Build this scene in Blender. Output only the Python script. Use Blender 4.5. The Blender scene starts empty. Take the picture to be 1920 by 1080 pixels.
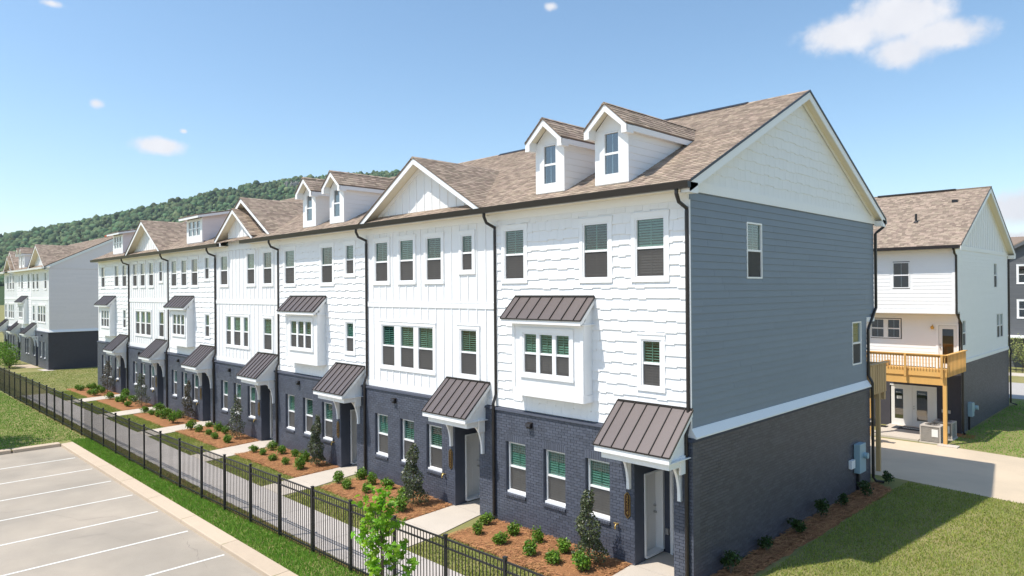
import bpy, bmesh, math, random
import numpy as np
from mathutils import Vector, Matrix
random.seed(11); RNG = np.random.default_rng(11)
SC = bpy.context.scene
COL = SC.collection
R = math.radians

# ------------------------------------------------------------------ camera
CAM = (8.4838, -14.2155, 6.8291)
YAW, PITCH, ROLL, FPX = 0.7896, 0.0032, -0.008, 1296.86
cam_d = bpy.data.cameras.new('camera'); cam = bpy.data.objects.new('camera', cam_d); COL.objects.link(cam)
fw = Vector((-math.sin(YAW)*math.cos(PITCH), math.cos(YAW)*math.cos(PITCH), math.sin(PITCH)))
rt = Vector((math.cos(YAW), math.sin(YAW), 0)); up = rt.cross(fw)
r2 = rt*math.cos(ROLL)+up*math.sin(ROLL); u2 = -rt*math.sin(ROLL)+up*math.cos(ROLL)
cam.matrix_world = Matrix(((r2.x, u2.x, -fw.x, CAM[0]), (r2.y, u2.y, -fw.y, CAM[1]), (r2.z, u2.z, -fw.z, CAM[2]), (0, 0, 0, 1)))
cam_d.sensor_width = 36; cam_d.lens = FPX/1920*36; cam_d.clip_end = 6000; cam_d.clip_start = .1
SC.camera = cam
def pix_dir(u, v):
    return (fw + r2*((u-960)/FPX) - u2*((v-540)/FPX)).normalized()

# ------------------------------------------------------------------ sky and sun
SUN_TO = Vector((-.25, -.51, 1)).normalized()          # towards the sun
W = bpy.data.worlds.new('World'); SC.world = W; W.use_nodes = True
wn = W.node_tree; wn.nodes.clear()
SKY_STRENGTH = .112
def world():
    N = wn.nodes.new; L = wn.links.new
    out = N('ShaderNodeOutputWorld'); bg = N('ShaderNodeBackground'); bg.inputs['Strength'].default_value = SKY_STRENGTH
    L(bg.outputs[0], out.inputs['Surface'])
    sky = N('ShaderNodeTexSky'); sky.sky_type = 'NISHITA'; sky.sun_disc = False
    sky.sun_elevation = math.asin(SUN_TO.z); sky.sun_rotation = math.atan2(SUN_TO.x, SUN_TO.y)
    sky.altitude = 200; sky.air_density = 1.0; sky.dust_density = .7; sky.ozone_density = 1.3
    hs = N('ShaderNodeHueSaturation'); hs.inputs['Saturation'].default_value = 1.06; hs.inputs['Value'].default_value = 1.0; hs.inputs['Hue'].default_value = .493
    L(sky.outputs[0], hs.inputs['Color'])
    tc = N('ShaderNodeTexCoord')
    nz = N('ShaderNodeTexNoise'); nz.inputs['Scale'].default_value = 22; nz.inputs['Detail'].default_value = 7; nz.inputs['Roughness'].default_value = .6
    L(tc.outputs['Generated'], nz.inputs['Vector'])
    def math_(op, a, b=None, c=None):
        m = N('ShaderNodeMath'); m.operation = op
        for i, x in enumerate((a, b, c)):
            if x is None: continue
            if isinstance(x, (int, float)): m.inputs[i].default_value = x
            else: L(x, m.inputs[i])
        return m.outputs[0]
    def dot(v):
        m = N('ShaderNodeVectorMath'); m.operation = 'DOT_PRODUCT'; L(tc.outputs['Generated'], m.inputs[0]); m.inputs[1].default_value = v
        return m.outputs['Value']
    # clouds of the day: each one an ellipse of sky (direction, half width, half height in picture pixels at their angle)
    blobs = [(1590, 62, 92, 40, 1), (1690, 30, 100, 58, 1), (1765, 66, 95, 36, 1), (1690, 98, 62, 36, 1), (297, 274, 56, 20, .8), (180, 194, 24, 17, .3), (1033, 12, 20, 13, .4),
             (1930, 390, 95, 45, 1), (95, 6, 32, 12, .2), (345, 246, 12, 8, .15), (1910, 450, 60, 30, .6)]
    field = None
    for (u, v, a, b, s) in blobs:
        d = pix_dir(u, v); rr = d.cross(Vector((0, 0, 1))).normalized(); uu = rr.cross(d)
        sc = math.sqrt(1+((u-960)/FPX)**2)
        fwd = math_('MAXIMUM', dot(d), .05)
        x = math_('DIVIDE', math_('DIVIDE', dot(rr), fwd), a/FPX/sc); y = math_('DIVIDE', math_('DIVIDE', dot(uu), fwd), b/FPX/sc)
        q = math_('SUBTRACT', 1, math_('SQRT', math_('ADD', math_('MULTIPLY', x, x), math_('MULTIPLY', y, y))))
        q = math_('SUBTRACT', q, (1-s)*.45)
        field = q if field is None else math_('SMOOTH_MAX', field, q, .18)
    n2 = N('ShaderNodeTexNoise'); n2.inputs['Scale'].default_value = 75; n2.inputs['Detail'].default_value = 5; n2.inputs['Roughness'].default_value = .62
    L(tc.outputs['Generated'], n2.inputs['Vector'])
    f = math_('ADD', field, math_('MULTIPLY', math_('SUBTRACT', nz.outputs['Fac'], .5), .85))
    f = math_('ADD', f, math_('MULTIPLY', math_('SUBTRACT', n2.outputs['Fac'], .5), .5))
    mr = N('ShaderNodeMapRange'); mr.interpolation_type = 'SMOOTHSTEP'; mr.inputs['From Min'].default_value = -.06; mr.inputs['From Max'].default_value = .6; mr.inputs['To Max'].default_value = .97
    L(f, mr.inputs['Value'])
    cm = N('ShaderNodeMix'); cm.data_type = 'RGBA'; L(nz.outputs['Fac'], cm.inputs['Factor'])
    cm.inputs['A'].default_value = (3.9, 4.0, 4.35, 1); cm.inputs['B'].default_value = (5.0, 5.0, 5.15, 1)
    mx = N('ShaderNodeMix'); mx.data_type = 'RGBA'; L(mr.outputs['Result'], mx.inputs['Factor'])
    L(hs.outputs['Color'], mx.inputs['A']); L(cm.outputs['Result'], mx.inputs['B'])
    L(mx.outputs['Result'], bg.inputs['Color'])
world()
sun_d = bpy.data.lights.new('sun', 'SUN'); sun_d.energy = 3.05; sun_d.angle = R(.53); sun_d.color = (1, .94, .85)
sun = bpy.data.objects.new('sun', sun_d); COL.objects.link(sun)
sun.rotation_euler = SUN_TO.to_track_quat('Z', 'Y').to_euler(); sun.location = (0, -20, 40)
VS = SC.view_settings; VS.view_transform = 'Standard'; VS.look = 'None'; VS.gamma = 1; VS.exposure = .84; VS.use_curve_mapping = False
SC.render.engine = 'CYCLES'
SC.cycles.use_denoising = True; SC.cycles.max_bounces = 7; SC.cycles.transparent_max_bounces = 12; SC.cycles.diffuse_bounces = 4
SC.cycles.sample_clamp_indirect = 8

# ------------------------------------------------------------------ materials
MATS = {}
def material(name, col, rough=.6, spec=.4, isl=0., hue=0., noise=0., nscale=4., bump=0., bscale=60., metallic=0., col2=None, n2scale=.6, grain=0., gscale=150., coat=0., trans=0., stretch=None):
    """isl: brightness spread between separate pieces; noise: cloudy spread; col2: second colour mixed in broad patches; grain: fine speckle."""
    if name in MATS: return MATS[name]
    m = bpy.data.materials.new(name); m.use_nodes = True; nt = m.node_tree; b = nt.nodes['Principled BSDF']; N = nt.nodes.new; L = nt.links.new
    b.inputs['Roughness'].default_value = rough; b.inputs['Specular IOR Level'].default_value = spec; b.inputs['Metallic'].default_value = metallic
    if coat: b.inputs['Coat Weight'].default_value = coat
    tc = N('ShaderNodeTexCoord'); src = tc.outputs['Object']
    if stretch:
        mp = N('ShaderNodeMapping'); mp.inputs['Scale'].default_value = stretch; L(src, mp.inputs['Vector']); src = mp.outputs[0]
    def M(op, a, c, cl=False):
        q = N('ShaderNodeMath'); q.operation = op; q.use_clamp = cl
        for i, x in enumerate((a, c)):
            if isinstance(x, (int, float)): q.inputs[i].default_value = x
            else: L(x, q.inputs[i])
        return q.outputs[0]
    def NZ(s, d=4, r=.55):
        n = N('ShaderNodeTexNoise'); n.inputs['Scale'].default_value = s; n.inputs['Detail'].default_value = d; n.inputs['Roughness'].default_value = r; L(src, n.inputs['Vector']); return n.outputs['Fac']
    rgb = N('ShaderNodeRGB'); rgb.outputs[0].default_value = (*col, 1); c = rgb.outputs[0]
    if col2:
        mr = N('ShaderNodeMapRange'); mr.inputs['From Min'].default_value = .38; mr.inputs['From Max'].default_value = .62; L(NZ(n2scale, 5), mr.inputs['Value'])
        mx = N('ShaderNodeMix'); mx.data_type = 'RGBA'; L(mr.outputs[0], mx.inputs['Factor']); L(c, mx.inputs['A']); mx.inputs['B'].default_value = (*col2, 1); c = mx.outputs['Result']
    val = None
    def mul(x):
        nonlocal val
        val = x if val is None else M('MULTIPLY', val, x)
    hv = None
    if isl or hue:
        oi = N('ShaderNodeObjectInfo'); ge = N('ShaderNodeNewGeometry')
        r = M('FRACT', M('ADD', oi.outputs['Random'], ge.outputs['Random Per Island']), 0)
        if isl: mul(M('ADD', 1-isl, M('MULTIPLY', r, 2*isl)))
        if hue: hv = M('ADD', .5-hue, M('MULTIPLY', M('FRACT', M('MULTIPLY', r, 7.31), 0), 2*hue))
    if noise: mul(M('ADD', 1-noise, M('MULTIPLY', NZ(nscale), 2*noise)))
    if grain: mul(M('ADD', 1-grain, M('MULTIPLY', NZ(gscale, 2), 2*grain)))
    if val is not None or hv is not None:
        h = N('ShaderNodeHueSaturation'); L(c, h.inputs['Color'])
        if val is not None: L(val, h.inputs['Value'])
        if hv is not None: L(hv, h.inputs['Hue'])
        c = h.outputs[0]
    L(c, b.inputs['Base Color'])
    if bump:
        bp = N('ShaderNodeBump'); bp.inputs['Strength'].default_value = bump; bp.inputs['Distance'].default_value = .01; L(NZ(bscale, 3), bp.inputs['Height']); L(bp.outputs[0], b.inputs['Normal'])
    if trans:
        tr = N('ShaderNodeBsdfTranslucent'); L(c, tr.inputs['Color']); ms = N('ShaderNodeMixShader'); ms.inputs[0].default_value = trans
        L(b.outputs[0], ms.inputs[1]); L(tr.outputs[0], ms.inputs[2]); L(ms.outputs[0], nt.nodes['Material Output'].inputs['Surface'])
    MATS[name] = m
    return m
def glass(name, tint, refl=.14, gcol=(1, 1, 1)):
    m = bpy.data.materials.new(name); m.use_nodes = True; nt = m.node_tree; N = nt.nodes.new; L = nt.links.new
    nt.nodes.remove(nt.nodes['Principled BSDF'])
    t = N('ShaderNodeBsdfTransparent'); t.inputs[0].default_value = (*tint, 1); g = N('ShaderNodeBsdfGlossy'); g.inputs['Roughness'].default_value = .015; g.inputs['Color'].default_value = (*gcol, 1)
    f = N('ShaderNodeLayerWeight'); f.inputs['Blend'].default_value = .5; pw = N('ShaderNodeMath'); pw.operation = 'POWER'; pw.inputs[1].default_value = 4; L(f.outputs['Facing'], pw.inputs[0])
    a = N('ShaderNodeMath'); a.operation = 'MULTIPLY_ADD'; a.use_clamp = True; a.inputs[1].default_value = .9; a.inputs[2].default_value = refl; L(pw.outputs[0], a.inputs[0])
    x = N('ShaderNodeMixShader'); L(a.outputs[0], x.inputs[0]); L(t.outputs[0], x.inputs[1]); L(g.outputs[0], x.inputs[2]); L(x.outputs[0], nt.nodes['Material Output'].inputs['Surface'])
    MATS[name] = m; return m
def screen_mat():
    m = bpy.data.materials.new('insect_screen'); m.use_nodes = True; nt = m.node_tree; N = nt.nodes.new; L = nt.links.new; b = nt.nodes['Principled BSDF']
    b.inputs['Base Color'].default_value = (.085, .079, .075, 1); b.inputs['Roughness'].default_value = .7
    t = N('ShaderNodeBsdfTransparent'); t.inputs[0].default_value = (.62, .62, .6, 1); x = N('ShaderNodeMixShader'); x.inputs[0].default_value = .68
    L(t.outputs[0], x.inputs[1]); L(b.outputs[0], x.inputs[2]); L(x.outputs[0], nt.nodes['Material Output'].inputs['Surface']); MATS['insect_screen'] = m; return m
WHITE = material('white_fibre_cement_paint', (.84, .84, .835), .5, .35, isl=.012, noise=.03, nscale=1.2, grain=.02)
TRIM = material('white_trim_paint', (.86, .86, .855), .42, .4, noise=.02, nscale=2)
BOUNCE_CREAM = material('bounce_tinted_soffit', (.82, .75, .6), .55, .3, noise=.03)  # white soffits, warm bounce light from the ground put into the colour
VINYL = material('white_vinyl', (.84, .84, .84), .3, .5)
NAVY = material('navy_painted_brick', (.08, .091, .122), .42, .5, isl=.15, noise=.14, nscale=2.5, grain=.1, gscale=45, bump=.35, bscale=50)
NAVYJ = material('navy_painted_mortar', (.067, .075, .1), .7, .3, noise=.15, nscale=5)
CHAR = material('charcoal_painted_brick', (.088, .084, .102), .5, .45, isl=.17, noise=.12, nscale=1.5, grain=.1, gscale=45, bump=.35, bscale=50)
CHARJ = material('charcoal_painted_mortar', (.062, .06, .072), .7, .3, noise=.15, nscale=5)
SLATE = material('slate_blue_siding_paint', (.21, .25, .3), .55, .35, isl=.03, noise=.05, nscale=1.5, grain=.03)
SHADESIDE = material('shade_toned_white_siding', (.8, .73, .73), .55, .35, isl=.02, noise=.03)  # white siding with the tone it has in shade put into the colour
DGREY = material('dark_grey_siding_paint', (.11, .115, .122), .6, .3, isl=.05, noise=.05)
SHING = material('asphalt_shingle', (.33, .26, .204), .9, .15, isl=.3, hue=.01, noise=.1, nscale=.7, grain=.3, gscale=55, bump=.5, bscale=120)
SHINGB = material('asphalt_roof_underlay', (.2, .155, .125), .95, .1, noise=.2, nscale=6)
BRONZE = material('dark_bronze_aluminium', (.03, .025, .023), .35, .5, metallic=.2, noise=.08)
METALR = material('bronze_standing_seam_metal', (.135, .112, .108), .38, .5, metallic=.25, noise=.07, nscale=1.3)
BLIND = material('white_blind_slat', (.82, .83, .81), .5, .3)
DARKIN = material('unlit_room', (.03, .03, .032), .9, .1)  # room darkness painted on the sheets behind the windows
MUNT = material('white_grille_bar', (.7, .71, .7), .4, .4)
GLASS = glass('green_tinted_glass', (.31, .49, .44), .1)
CLEAR = glass('clear_glass', (.42, .52, .56), .2)
SCREEN = screen_mat()
DOORW = material('white_door_paint', (.76, .75, .72), .4, .4)
BRASS = material('aged_brass', (.55, .38, .14), .35, .5, metallic=.9)
STEEL = material('brushed_steel', (.5, .5, .5), .35, .5, metallic=.8)
BLACKM = material('black_powder_coat', (.013, .013, .015), .4, .5, noise=.1)
PLAQ = material('plaque_brown', (.035, .018, .01), .4, .4)
CONC = material('pale_concrete', (.54, .48, .41), .8, .25, isl=.04, noise=.09, nscale=1.4, grain=.06, gscale=60, bump=.15, bscale=90)
WALKC = material('grey_concrete', (.47, .43, .4), .8, .25, isl=.05, noise=.09, nscale=1.1, grain=.06, gscale=60, bump=.15, bscale=90)
DRIVE = material('driveway_concrete', (.6, .49, .36), .85, .2, noise=.09, nscale=.7, grain=.06, gscale=30, col2=(.52, .43, .32), n2scale=.3)
LOT = material('parking_concrete', (.405, .352, .288), .85, .2, noise=.15, nscale=.9, grain=.07, gscale=35, col2=(.33, .292, .243), n2scale=.3, bump=.12, bscale=50)
LINE = material('white_road_paint', (.74, .73, .68), .7, .2, noise=.2, nscale=4, grain=.25, gscale=25)
KERB = material('kerb_concrete', (.52, .42, .315), .8, .25, isl=.05, noise=.07, nscale=2, grain=.06, gscale=60)
LAWN = material('lawn_ground', (.2, .205, .075), .95, .1, noise=.2, nscale=1.2, grain=.25, gscale=30, col2=(.27, .24, .105), n2scale=.45)
GRASSA = material('deep_green_grass', (.17, .33, .04), .7, .2, isl=.32, hue=.02, trans=.25)
GRASSB = material('yellow_green_grass', (.28, .33, .07), .7, .2, isl=.28, hue=.025, trans=.25)
GRASSF = material('lawn_clippings', (.11, .18, .024), .7, .2, isl=.4, hue=.025, trans=.25)
STRAW = material('pine_straw', (.285, .138, .064), .95, .1, noise=.3, nscale=5, grain=.4, gscale=60, bump=1, bscale=45, stretch=(1, .35, 1))
STRAWN = material('pine_needle', (.37, .185, .085), .8, .15, isl=.45, hue=.01)
SOILB = material('brown_thin_grass', (.16, .12, .05), .95, .1, noise=.3, nscale=6, grain=.3, gscale=50)
SHRUB = material('bright_shrub_leaf', (.14, .26, .028), .5, .35, isl=.5, hue=.02, trans=.3)
SHRUBD = material('shade_toned_shrub_leaf', (.035, .07, .014), .5, .35, isl=.5, hue=.03, trans=.2)  # darker copy of the shrub leaf, shade put into its colour
HOLLY = material('olive_evergreen_leaf', (.085, .105, .045), .4, .5, isl=.5, hue=.03, trans=.15)
HOLLYR = material('reddish_evergreen_leaf', (.1, .085, .045), .5, .4, isl=.5, hue=.03, trans=.15)
MAPLE = material('fresh_maple_leaf', (.2, .4, .02), .45, .4, isl=.35, hue=.02, trans=.45)
BARK = material('grey_bark', (.16, .12, .09), .9, .1, noise=.3, nscale=12)
WOOD = material('new_yellow_pine', (.66, .38, .12), .6, .3, isl=.12, noise=.14, nscale=3, stretch=(1, 1, .25))
WOODG = material('treated_deck_timber', (.47, .32, .16), .65, .3, isl=.12, noise=.18, nscale=3, stretch=(1, 1, .25))
UTIL = material('grey_meter_paint', (.3, .42, .47), .45, .4, noise=.06)
ACM = material('beige_condenser_paint', (.5, .46, .41), .5, .4, noise=.06)
FOREST = material('distant_tree_canopy', (.085, .13, .06), .9, .1, isl=.45, hue=.045, noise=.45, nscale=.022)
HILLM = material('hill_ground', (.045, .075, .025), .95, .1, noise=.3, nscale=.02)
ROCK = material('pale_cliff_rock', (.3, .28, .25), .9, .1, noise=.3, nscale=.1)
ORANGE = material('orange_underlayment', (.6, .13, .05), .7, .2, noise=.2)
MATBLK = material('doormat_rubber', (.05, .055, .065), .9, .1, grain=.2)
PRINT = material('pale_print', (.75, .75, .72), .6, .2)
ROAD = material('pale_road', (.42, .4, .38), .85, .2, noise=.08, nscale=.6)

# ------------------------------------------------------------------ mesh helpers
def mesh_obj(name, me, parent=None, loc=None, rot=None):
    o = bpy.data.objects.new(name, me); COL.objects.link(o)
    if parent: o.parent = parent
    if loc: o.location = loc
    if rot: o.rotation_euler = rot
    return o
class MB:
    def __init__(s): s.v = []; s.f = []
    def add(s, vs, fs):
        k = len(s.v); s.v.extend(vs); s.f.extend([tuple(i+k for i in f) for f in fs]); return s
    def box(s, x0, x1, y0, y1, z0, z1):
        return s.add([(x0, y0, z0), (x1, y0, z0), (x1, y1, z0), (x0, y1, z0), (x0, y0, z1), (x1, y0, z1), (x1, y1, z1), (x0, y1, z1)],
                     [(0, 3, 2, 1), (4, 5, 6, 7), (0, 1, 5, 4), (1, 2, 6, 5), (2, 3, 7, 6), (3, 0, 4, 7)])
    def prism(s, pts, off):
        """pts: planar polygon, counter-clockwise seen from the side off points to."""
        n = len(pts); off = Vector(off); a = [tuple(p) for p in pts]; b = [tuple(Vector(p)+off) for p in pts]
        return s.add(a+b, [tuple(range(n-1, -1, -1)), tuple(range(n, 2*n))]+[(i, (i+1) % n, n+(i+1) % n, n+i) for i in range(n)])
    def profx(s, yz, x0, x1):
        return s.prism([(x0, y, z) for y, z in yz], (x1-x0, 0, 0))
    def bar(s, p0, p1, w, h, up=(0, 0, 1)):
        p0 = Vector(p0); p1 = Vector(p1); d = (p1-p0).normalized(); up = Vector(up)
        if abs(d.dot(up)) > .98: up = Vector((0, 1, 0))
        sx = d.cross(up).normalized(); uz = sx.cross(d)
        q = [p0-sx*w/2-uz*h/2, p0+sx*w/2-uz*h/2, p0+sx*w/2+uz*h/2, p0-sx*w/2+uz*h/2]
        return s.prism([tuple(a) for a in q], p1-p0) if False else s.add([tuple(a) for a in q]+[tuple(a+p1-p0) for a in q], [(0, 1, 2, 3), (7, 6, 5, 4), (0, 4, 5, 1), (1, 5, 6, 2), (2, 6, 7, 3), (3, 7, 4, 0)])
    def tube(s, path, r, n=8, caps=True):
        P = [Vector(p) for p in path]; rs = r if isinstance(r, (list, tuple)) else [r]*len(P); rings = []; k = len(s.v)
        a = None
        for i, p in enumerate(P):
            d = (P[min(i+1, len(P)-1)]-P[max(i-1, 0)]).normalized()
            if a is None: a = d.orthogonal().normalized()
            a = (a-d*a.dot(d)).normalized(); b = d.cross(a)
            s.v.extend([tuple(p+(a*math.cos(2*math.pi*j/n)+b*math.sin(2*math.pi*j/n))*rs[i]) for j in range(n)])
        for i in range(len(P)-1):
            for j in range(n): s.f.append((k+i*n+j, k+i*n+(j+1) % n, k+(i+1)*n+(j+1) % n, k+(i+1)*n+j))
        if caps: s.f.append(tuple(k+j for j in range(n-1, -1, -1))); s.f.append(tuple(k+(len(P)-1)*n+j for j in range(n)))
        return s
    def mesh(s, name, mat):
        me = bpy.data.meshes.new(name); me.from_pydata(s.v, [], s.f); me.materials.append(mat); return me
    def build(s, name, mat, parent=None, loc=None, kind=None, smooth=False, rot=None, bevel=0):
        me = s.mesh(name, mat)
        if bevel:
            bm = bmesh.new(); bm.from_mesh(me); bmesh.ops.recalc_face_normals(bm, faces=bm.faces)
            bmesh.ops.bevel(bm, geom=list(bm.edges), offset=bevel, segments=1, affect='EDGES', profile=.5); bm.to_mesh(me); bm.free()
        if smooth:
            for p in me.polygons: p.use_smooth = True
        o = mesh_obj(name, me, parent, loc, rot)
        if kind: o['kind'] = kind
        return o
def np_mesh(name, verts, faces, mat, parent=None, kind=None, smooth=False):
    """verts (n,3), faces (m,k) all of one size."""
    me = bpy.data.meshes.new(name); n, (m, k) = len(verts), faces.shape
    me.vertices.add(n); me.vertices.foreach_set('co', np.asarray(verts, np.float32).ravel())
    me.loops.add(m*k); me.loops.foreach_set('vertex_index', faces.astype(np.int32).ravel())
    me.polygons.add(m); me.polygons.foreach_set('loop_start', np.arange(0, m*k, k, dtype=np.int32)); me.polygons.foreach_set('loop_total', np.full(m, k, np.int32))
    if smooth: me.polygons.foreach_set('use_smooth', np.ones(m, bool))
    me.update(calc_edges=True); me.materials.append(mat)
    o = mesh_obj(name, me, parent)
    if kind: o['kind'] = kind
    return o
def thing(name, label, cat, loc=(0, 0, 0), group=None, rz=0):
    o = bpy.data.objects.new(name, None); COL.objects.link(o); o.location = loc; o.rotation_euler = (0, 0, rz)
    o['label'] = label; o['category'] = cat
    if group: o['group'] = group
    return o
def tag(o, label, cat, group=None):
    o['label'] = label; o['category'] = cat
    if group: o['group'] = group
    return o
def struct(o): o['kind'] = 'structure'; return o

def rects_minus(rects, holes):
    for (a0, a1, b0, b1) in holes:
        out = []
        for (x0, x1, y0, y1) in rects:
            if a0 >= x1 or a1 <= x0 or b0 >= y1 or b1 <= y0: out.append((x0, x1, y0, y1)); continue
            if x0 < a0: out.append((x0, a0, y0, y1))
            if a1 < x1: out.append((a1, x1, y0, y1))
            m0, m1 = max(x0, a0), min(x1, a1)
            if y0 < b0: out.append((m0, m1, y0, b0))
            if b1 < y1: out.append((m0, m1, b1, y1))
        rects = out
    return rects
def clip(poly, region):
    """Sutherland-Hodgman, region convex and counter-clockwise."""
    out = poly
    for i in range(len(region)):
        (ax, ay), (bx, by) = region[i], region[(i+1) % len(region)]
        src, out = out, []
        if not src: return []
        def side(p): return (bx-ax)*(p[1]-ay)-(by-ay)*(p[0]-ax)
        for j in range(len(src)):
            p, q = src[j-1], src[j]; sp, sq = side(p), side(q)
            if (sp >= 0) != (sq >= 0):
                t = sp/(sp-sq); out.append((p[0]+t*(q[0]-p[0]), p[1]+t*(q[1]-p[1])))
            if sq >= 0: out.append(q)
    return out
def area(p): return .5*abs(sum(p[i-1][0]*p[i][1]-p[i][0]*p[i-1][1] for i in range(len(p))))
def frame(o, u, v):
    u = Vector(u).normalized(); v = Vector(v).normalized(); return Vector(o), u, v, u.cross(v)
def plate_geo(poly, fr, lo, hi):
    """One piece: its face stands hi proud at the bottom edge, lo at the top edge."""
    O, U, V, N = fr; n = len(poly); v0 = min(p[1] for p in poly); v1 = max(p[1] for p in poly); dv = max(v1-v0, 1e-6)
    a = [tuple(O+U*x+V*y+N*(hi+(lo-hi)*(y-v0)/dv)) for x, y in poly]; b = [tuple(O+U*x+V*y+N*(-.001)) for x, y in poly]
    return a+b, [tuple(range(n))]+[(n+i, n+(i+1) % n, (i+1) % n, i) for i in range(n)]
def pieces(name, polys, fr, lo, hi, mat, parent, n_ind=0, cam_local=None, rest=None):
    """Builds the pieces; the n_ind nearest ones each as an object, the others joined."""
    polys = [p for p in polys if len(p) > 2 and area(p) > 2e-4]
    if not polys: return
    O, U, V, N = fr
    if n_ind:
        cl = Vector(cam_local)
        polys.sort(key=lambda p: (O+U*p[0][0]+V*p[0][1]-cl).length_squared)
    cache = {}
    for p in polys[:n_ind]:
        cx = sum(q[0] for q in p)/len(p); cy = sum(q[1] for q in p)/len(p)
        q = tuple((round(x-cx, 3), round(y-cy, 3)) for x, y in p)
        if q not in cache:
            vs, fs = plate_geo(q, (Vector((0, 0, 0)), U, V, N), lo, hi); cache[q] = MB().add(vs, fs).mesh(name, mat)
        mesh_obj(name, cache[q], parent, O+U*cx+V*cy)
    if polys[n_ind:]:
        m = MB()
        for p in polys[n_ind:]: m.add(*plate_geo(p, fr, lo, hi))
        m.build(rest or name, mat, parent, kind='stuff')
def rect_poly(r): x0, x1, y0, y1 = r; return [(x0, y0), (x1, y0), (x1, y1), (x0, y1)]
def bond(u0, u1, v0, v1, holes=(), bw=.203, bh=.0665, j=.01):
    out = []; r = 0; v = v0
    while v < v1-.03:
        x = u0-(.106 if r % 2 else 0)
        while x < u1:
            a, b = max(x, u0), min(x+bw, u1)
            if b-a > .02: out.append((a, b, v, min(v+bh, v1)))
            x += bw+j
        v += bh+j; r += 1
    return [rect_poly(q) for q in rects_minus(out, holes) if q[1]-q[0] > .015 and q[3]-q[2] > .012]
def shakes(u0, u1, v0, v1, holes=(), ex=.268, wmin=.2, wmax=.36):
    out = []; v = v0
    while v < v1:
        x = u0-random.uniform(0, .2); k = random.randint(0, 1)
        while x < u1:
            w = random.uniform(wmin, wmax); a, b = max(x, u0)+.002, min(x+w, u1)-.002
            d = .03*(k % 2)+random.uniform(-.004, .004); k += 1 if random.random() < .75 else 0
            lo = max(v-d, v0-.005)
            if b-a > .02: out.append((a, b, lo, min(v+ex+.0-.0, v1)))
            x += w
        v += ex
    # the next course covers the top of this one
    return [rect_poly(q) for q in rects_minus(out, holes) if q[1]-q[0] > .02 and q[3]-q[2] > .02]
def laps(u0, u1, v0, v1, holes=(), ex=.177, L=3.66):
    out = []; v = v0
    while v < v1-.01:
        x = u0-random.uniform(0, L*.9)
        while x < u1:
            a, b = max(x, u0)+.0015, min(x+L, u1)-.0015
            if b-a > .02: out.append((a, b, v, min(v+ex, v1)))
            x += L
        v += ex
    return [rect_poly(q) for q in rects_minus(out, holes) if q[1]-q[0] > .02 and q[3]-q[2] > .01]
def shingle_polys(region, ex=.143, wmin=.1, wmax=.26):
    """Courses of tabs over a convex region (u, v), clipped to it."""
    us = [p[0] for p in region]; vs = [p[1] for p in region]; out = []; v = min(vs); k = 0
    while v < max(vs):
        x = min(us)-random.uniform(0, .3)
        while x < max(us):
            w = random.uniform(wmin, wmax)
            d = random.choice((0, 0, .022))
            q = clip([(x+.003, v-d), (x+w-.003, v-d), (x+w-.003, v+ex), (x+.003, v+ex)], region)
            if len(q) > 2: out.append(q)
            x += w
        v += ex
    return out
def roof_plane(parent, pts, ux, vx, mat=SHING, n_ind=0, cl=None, holes=(), thick=.016, name='shingle', course=.143, wmin=.1, wmax=.26):
    """pts: the plane's corner points, counter-clockwise from outside; first one the origin."""
    fr = frame(pts[0], ux, vx); O, U, V, N = fr
    reg = [((Vector(p)-O).dot(U), (Vector(p)-O).dot(V)) for p in pts]
    P = shingle_polys(reg, course, wmin, wmax)
    if holes:
        Q = []
        for p in P:
            xs = [q[0] for q in p]; ys = [q[1] for q in p]
            if any(h[0] < max(xs) and h[1] > min(xs) and h[2] < max(ys) and h[3] > min(ys) for h in holes):
                Q += [rect_poly(r) for r in rects_minus([(min(xs), max(xs), min(ys), max(ys))], holes) if r[1]-r[0] > .02 and r[3]-r[2] > .02]
            else: Q.append(p)
        P = Q
    pieces(name, P, fr, .004, thick, mat, parent, n_ind, cl)
def wall_slab(name, mat, parent, fr, u0, u1, v0, v1, holes, th=.1, off=0.):
    O, U, V, N = fr; m = MB()
    for (a, b, c, d) in rects_minus([(u0, u1, v0, v1)], holes):
        q = [tuple(O+U*x+V*y-N*(th-off)) for x, y in ((a, c), (b, c), (b, d), (a, d))]
        m.prism(q, N*th)
    return m.build(name, mat, parent)

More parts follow.
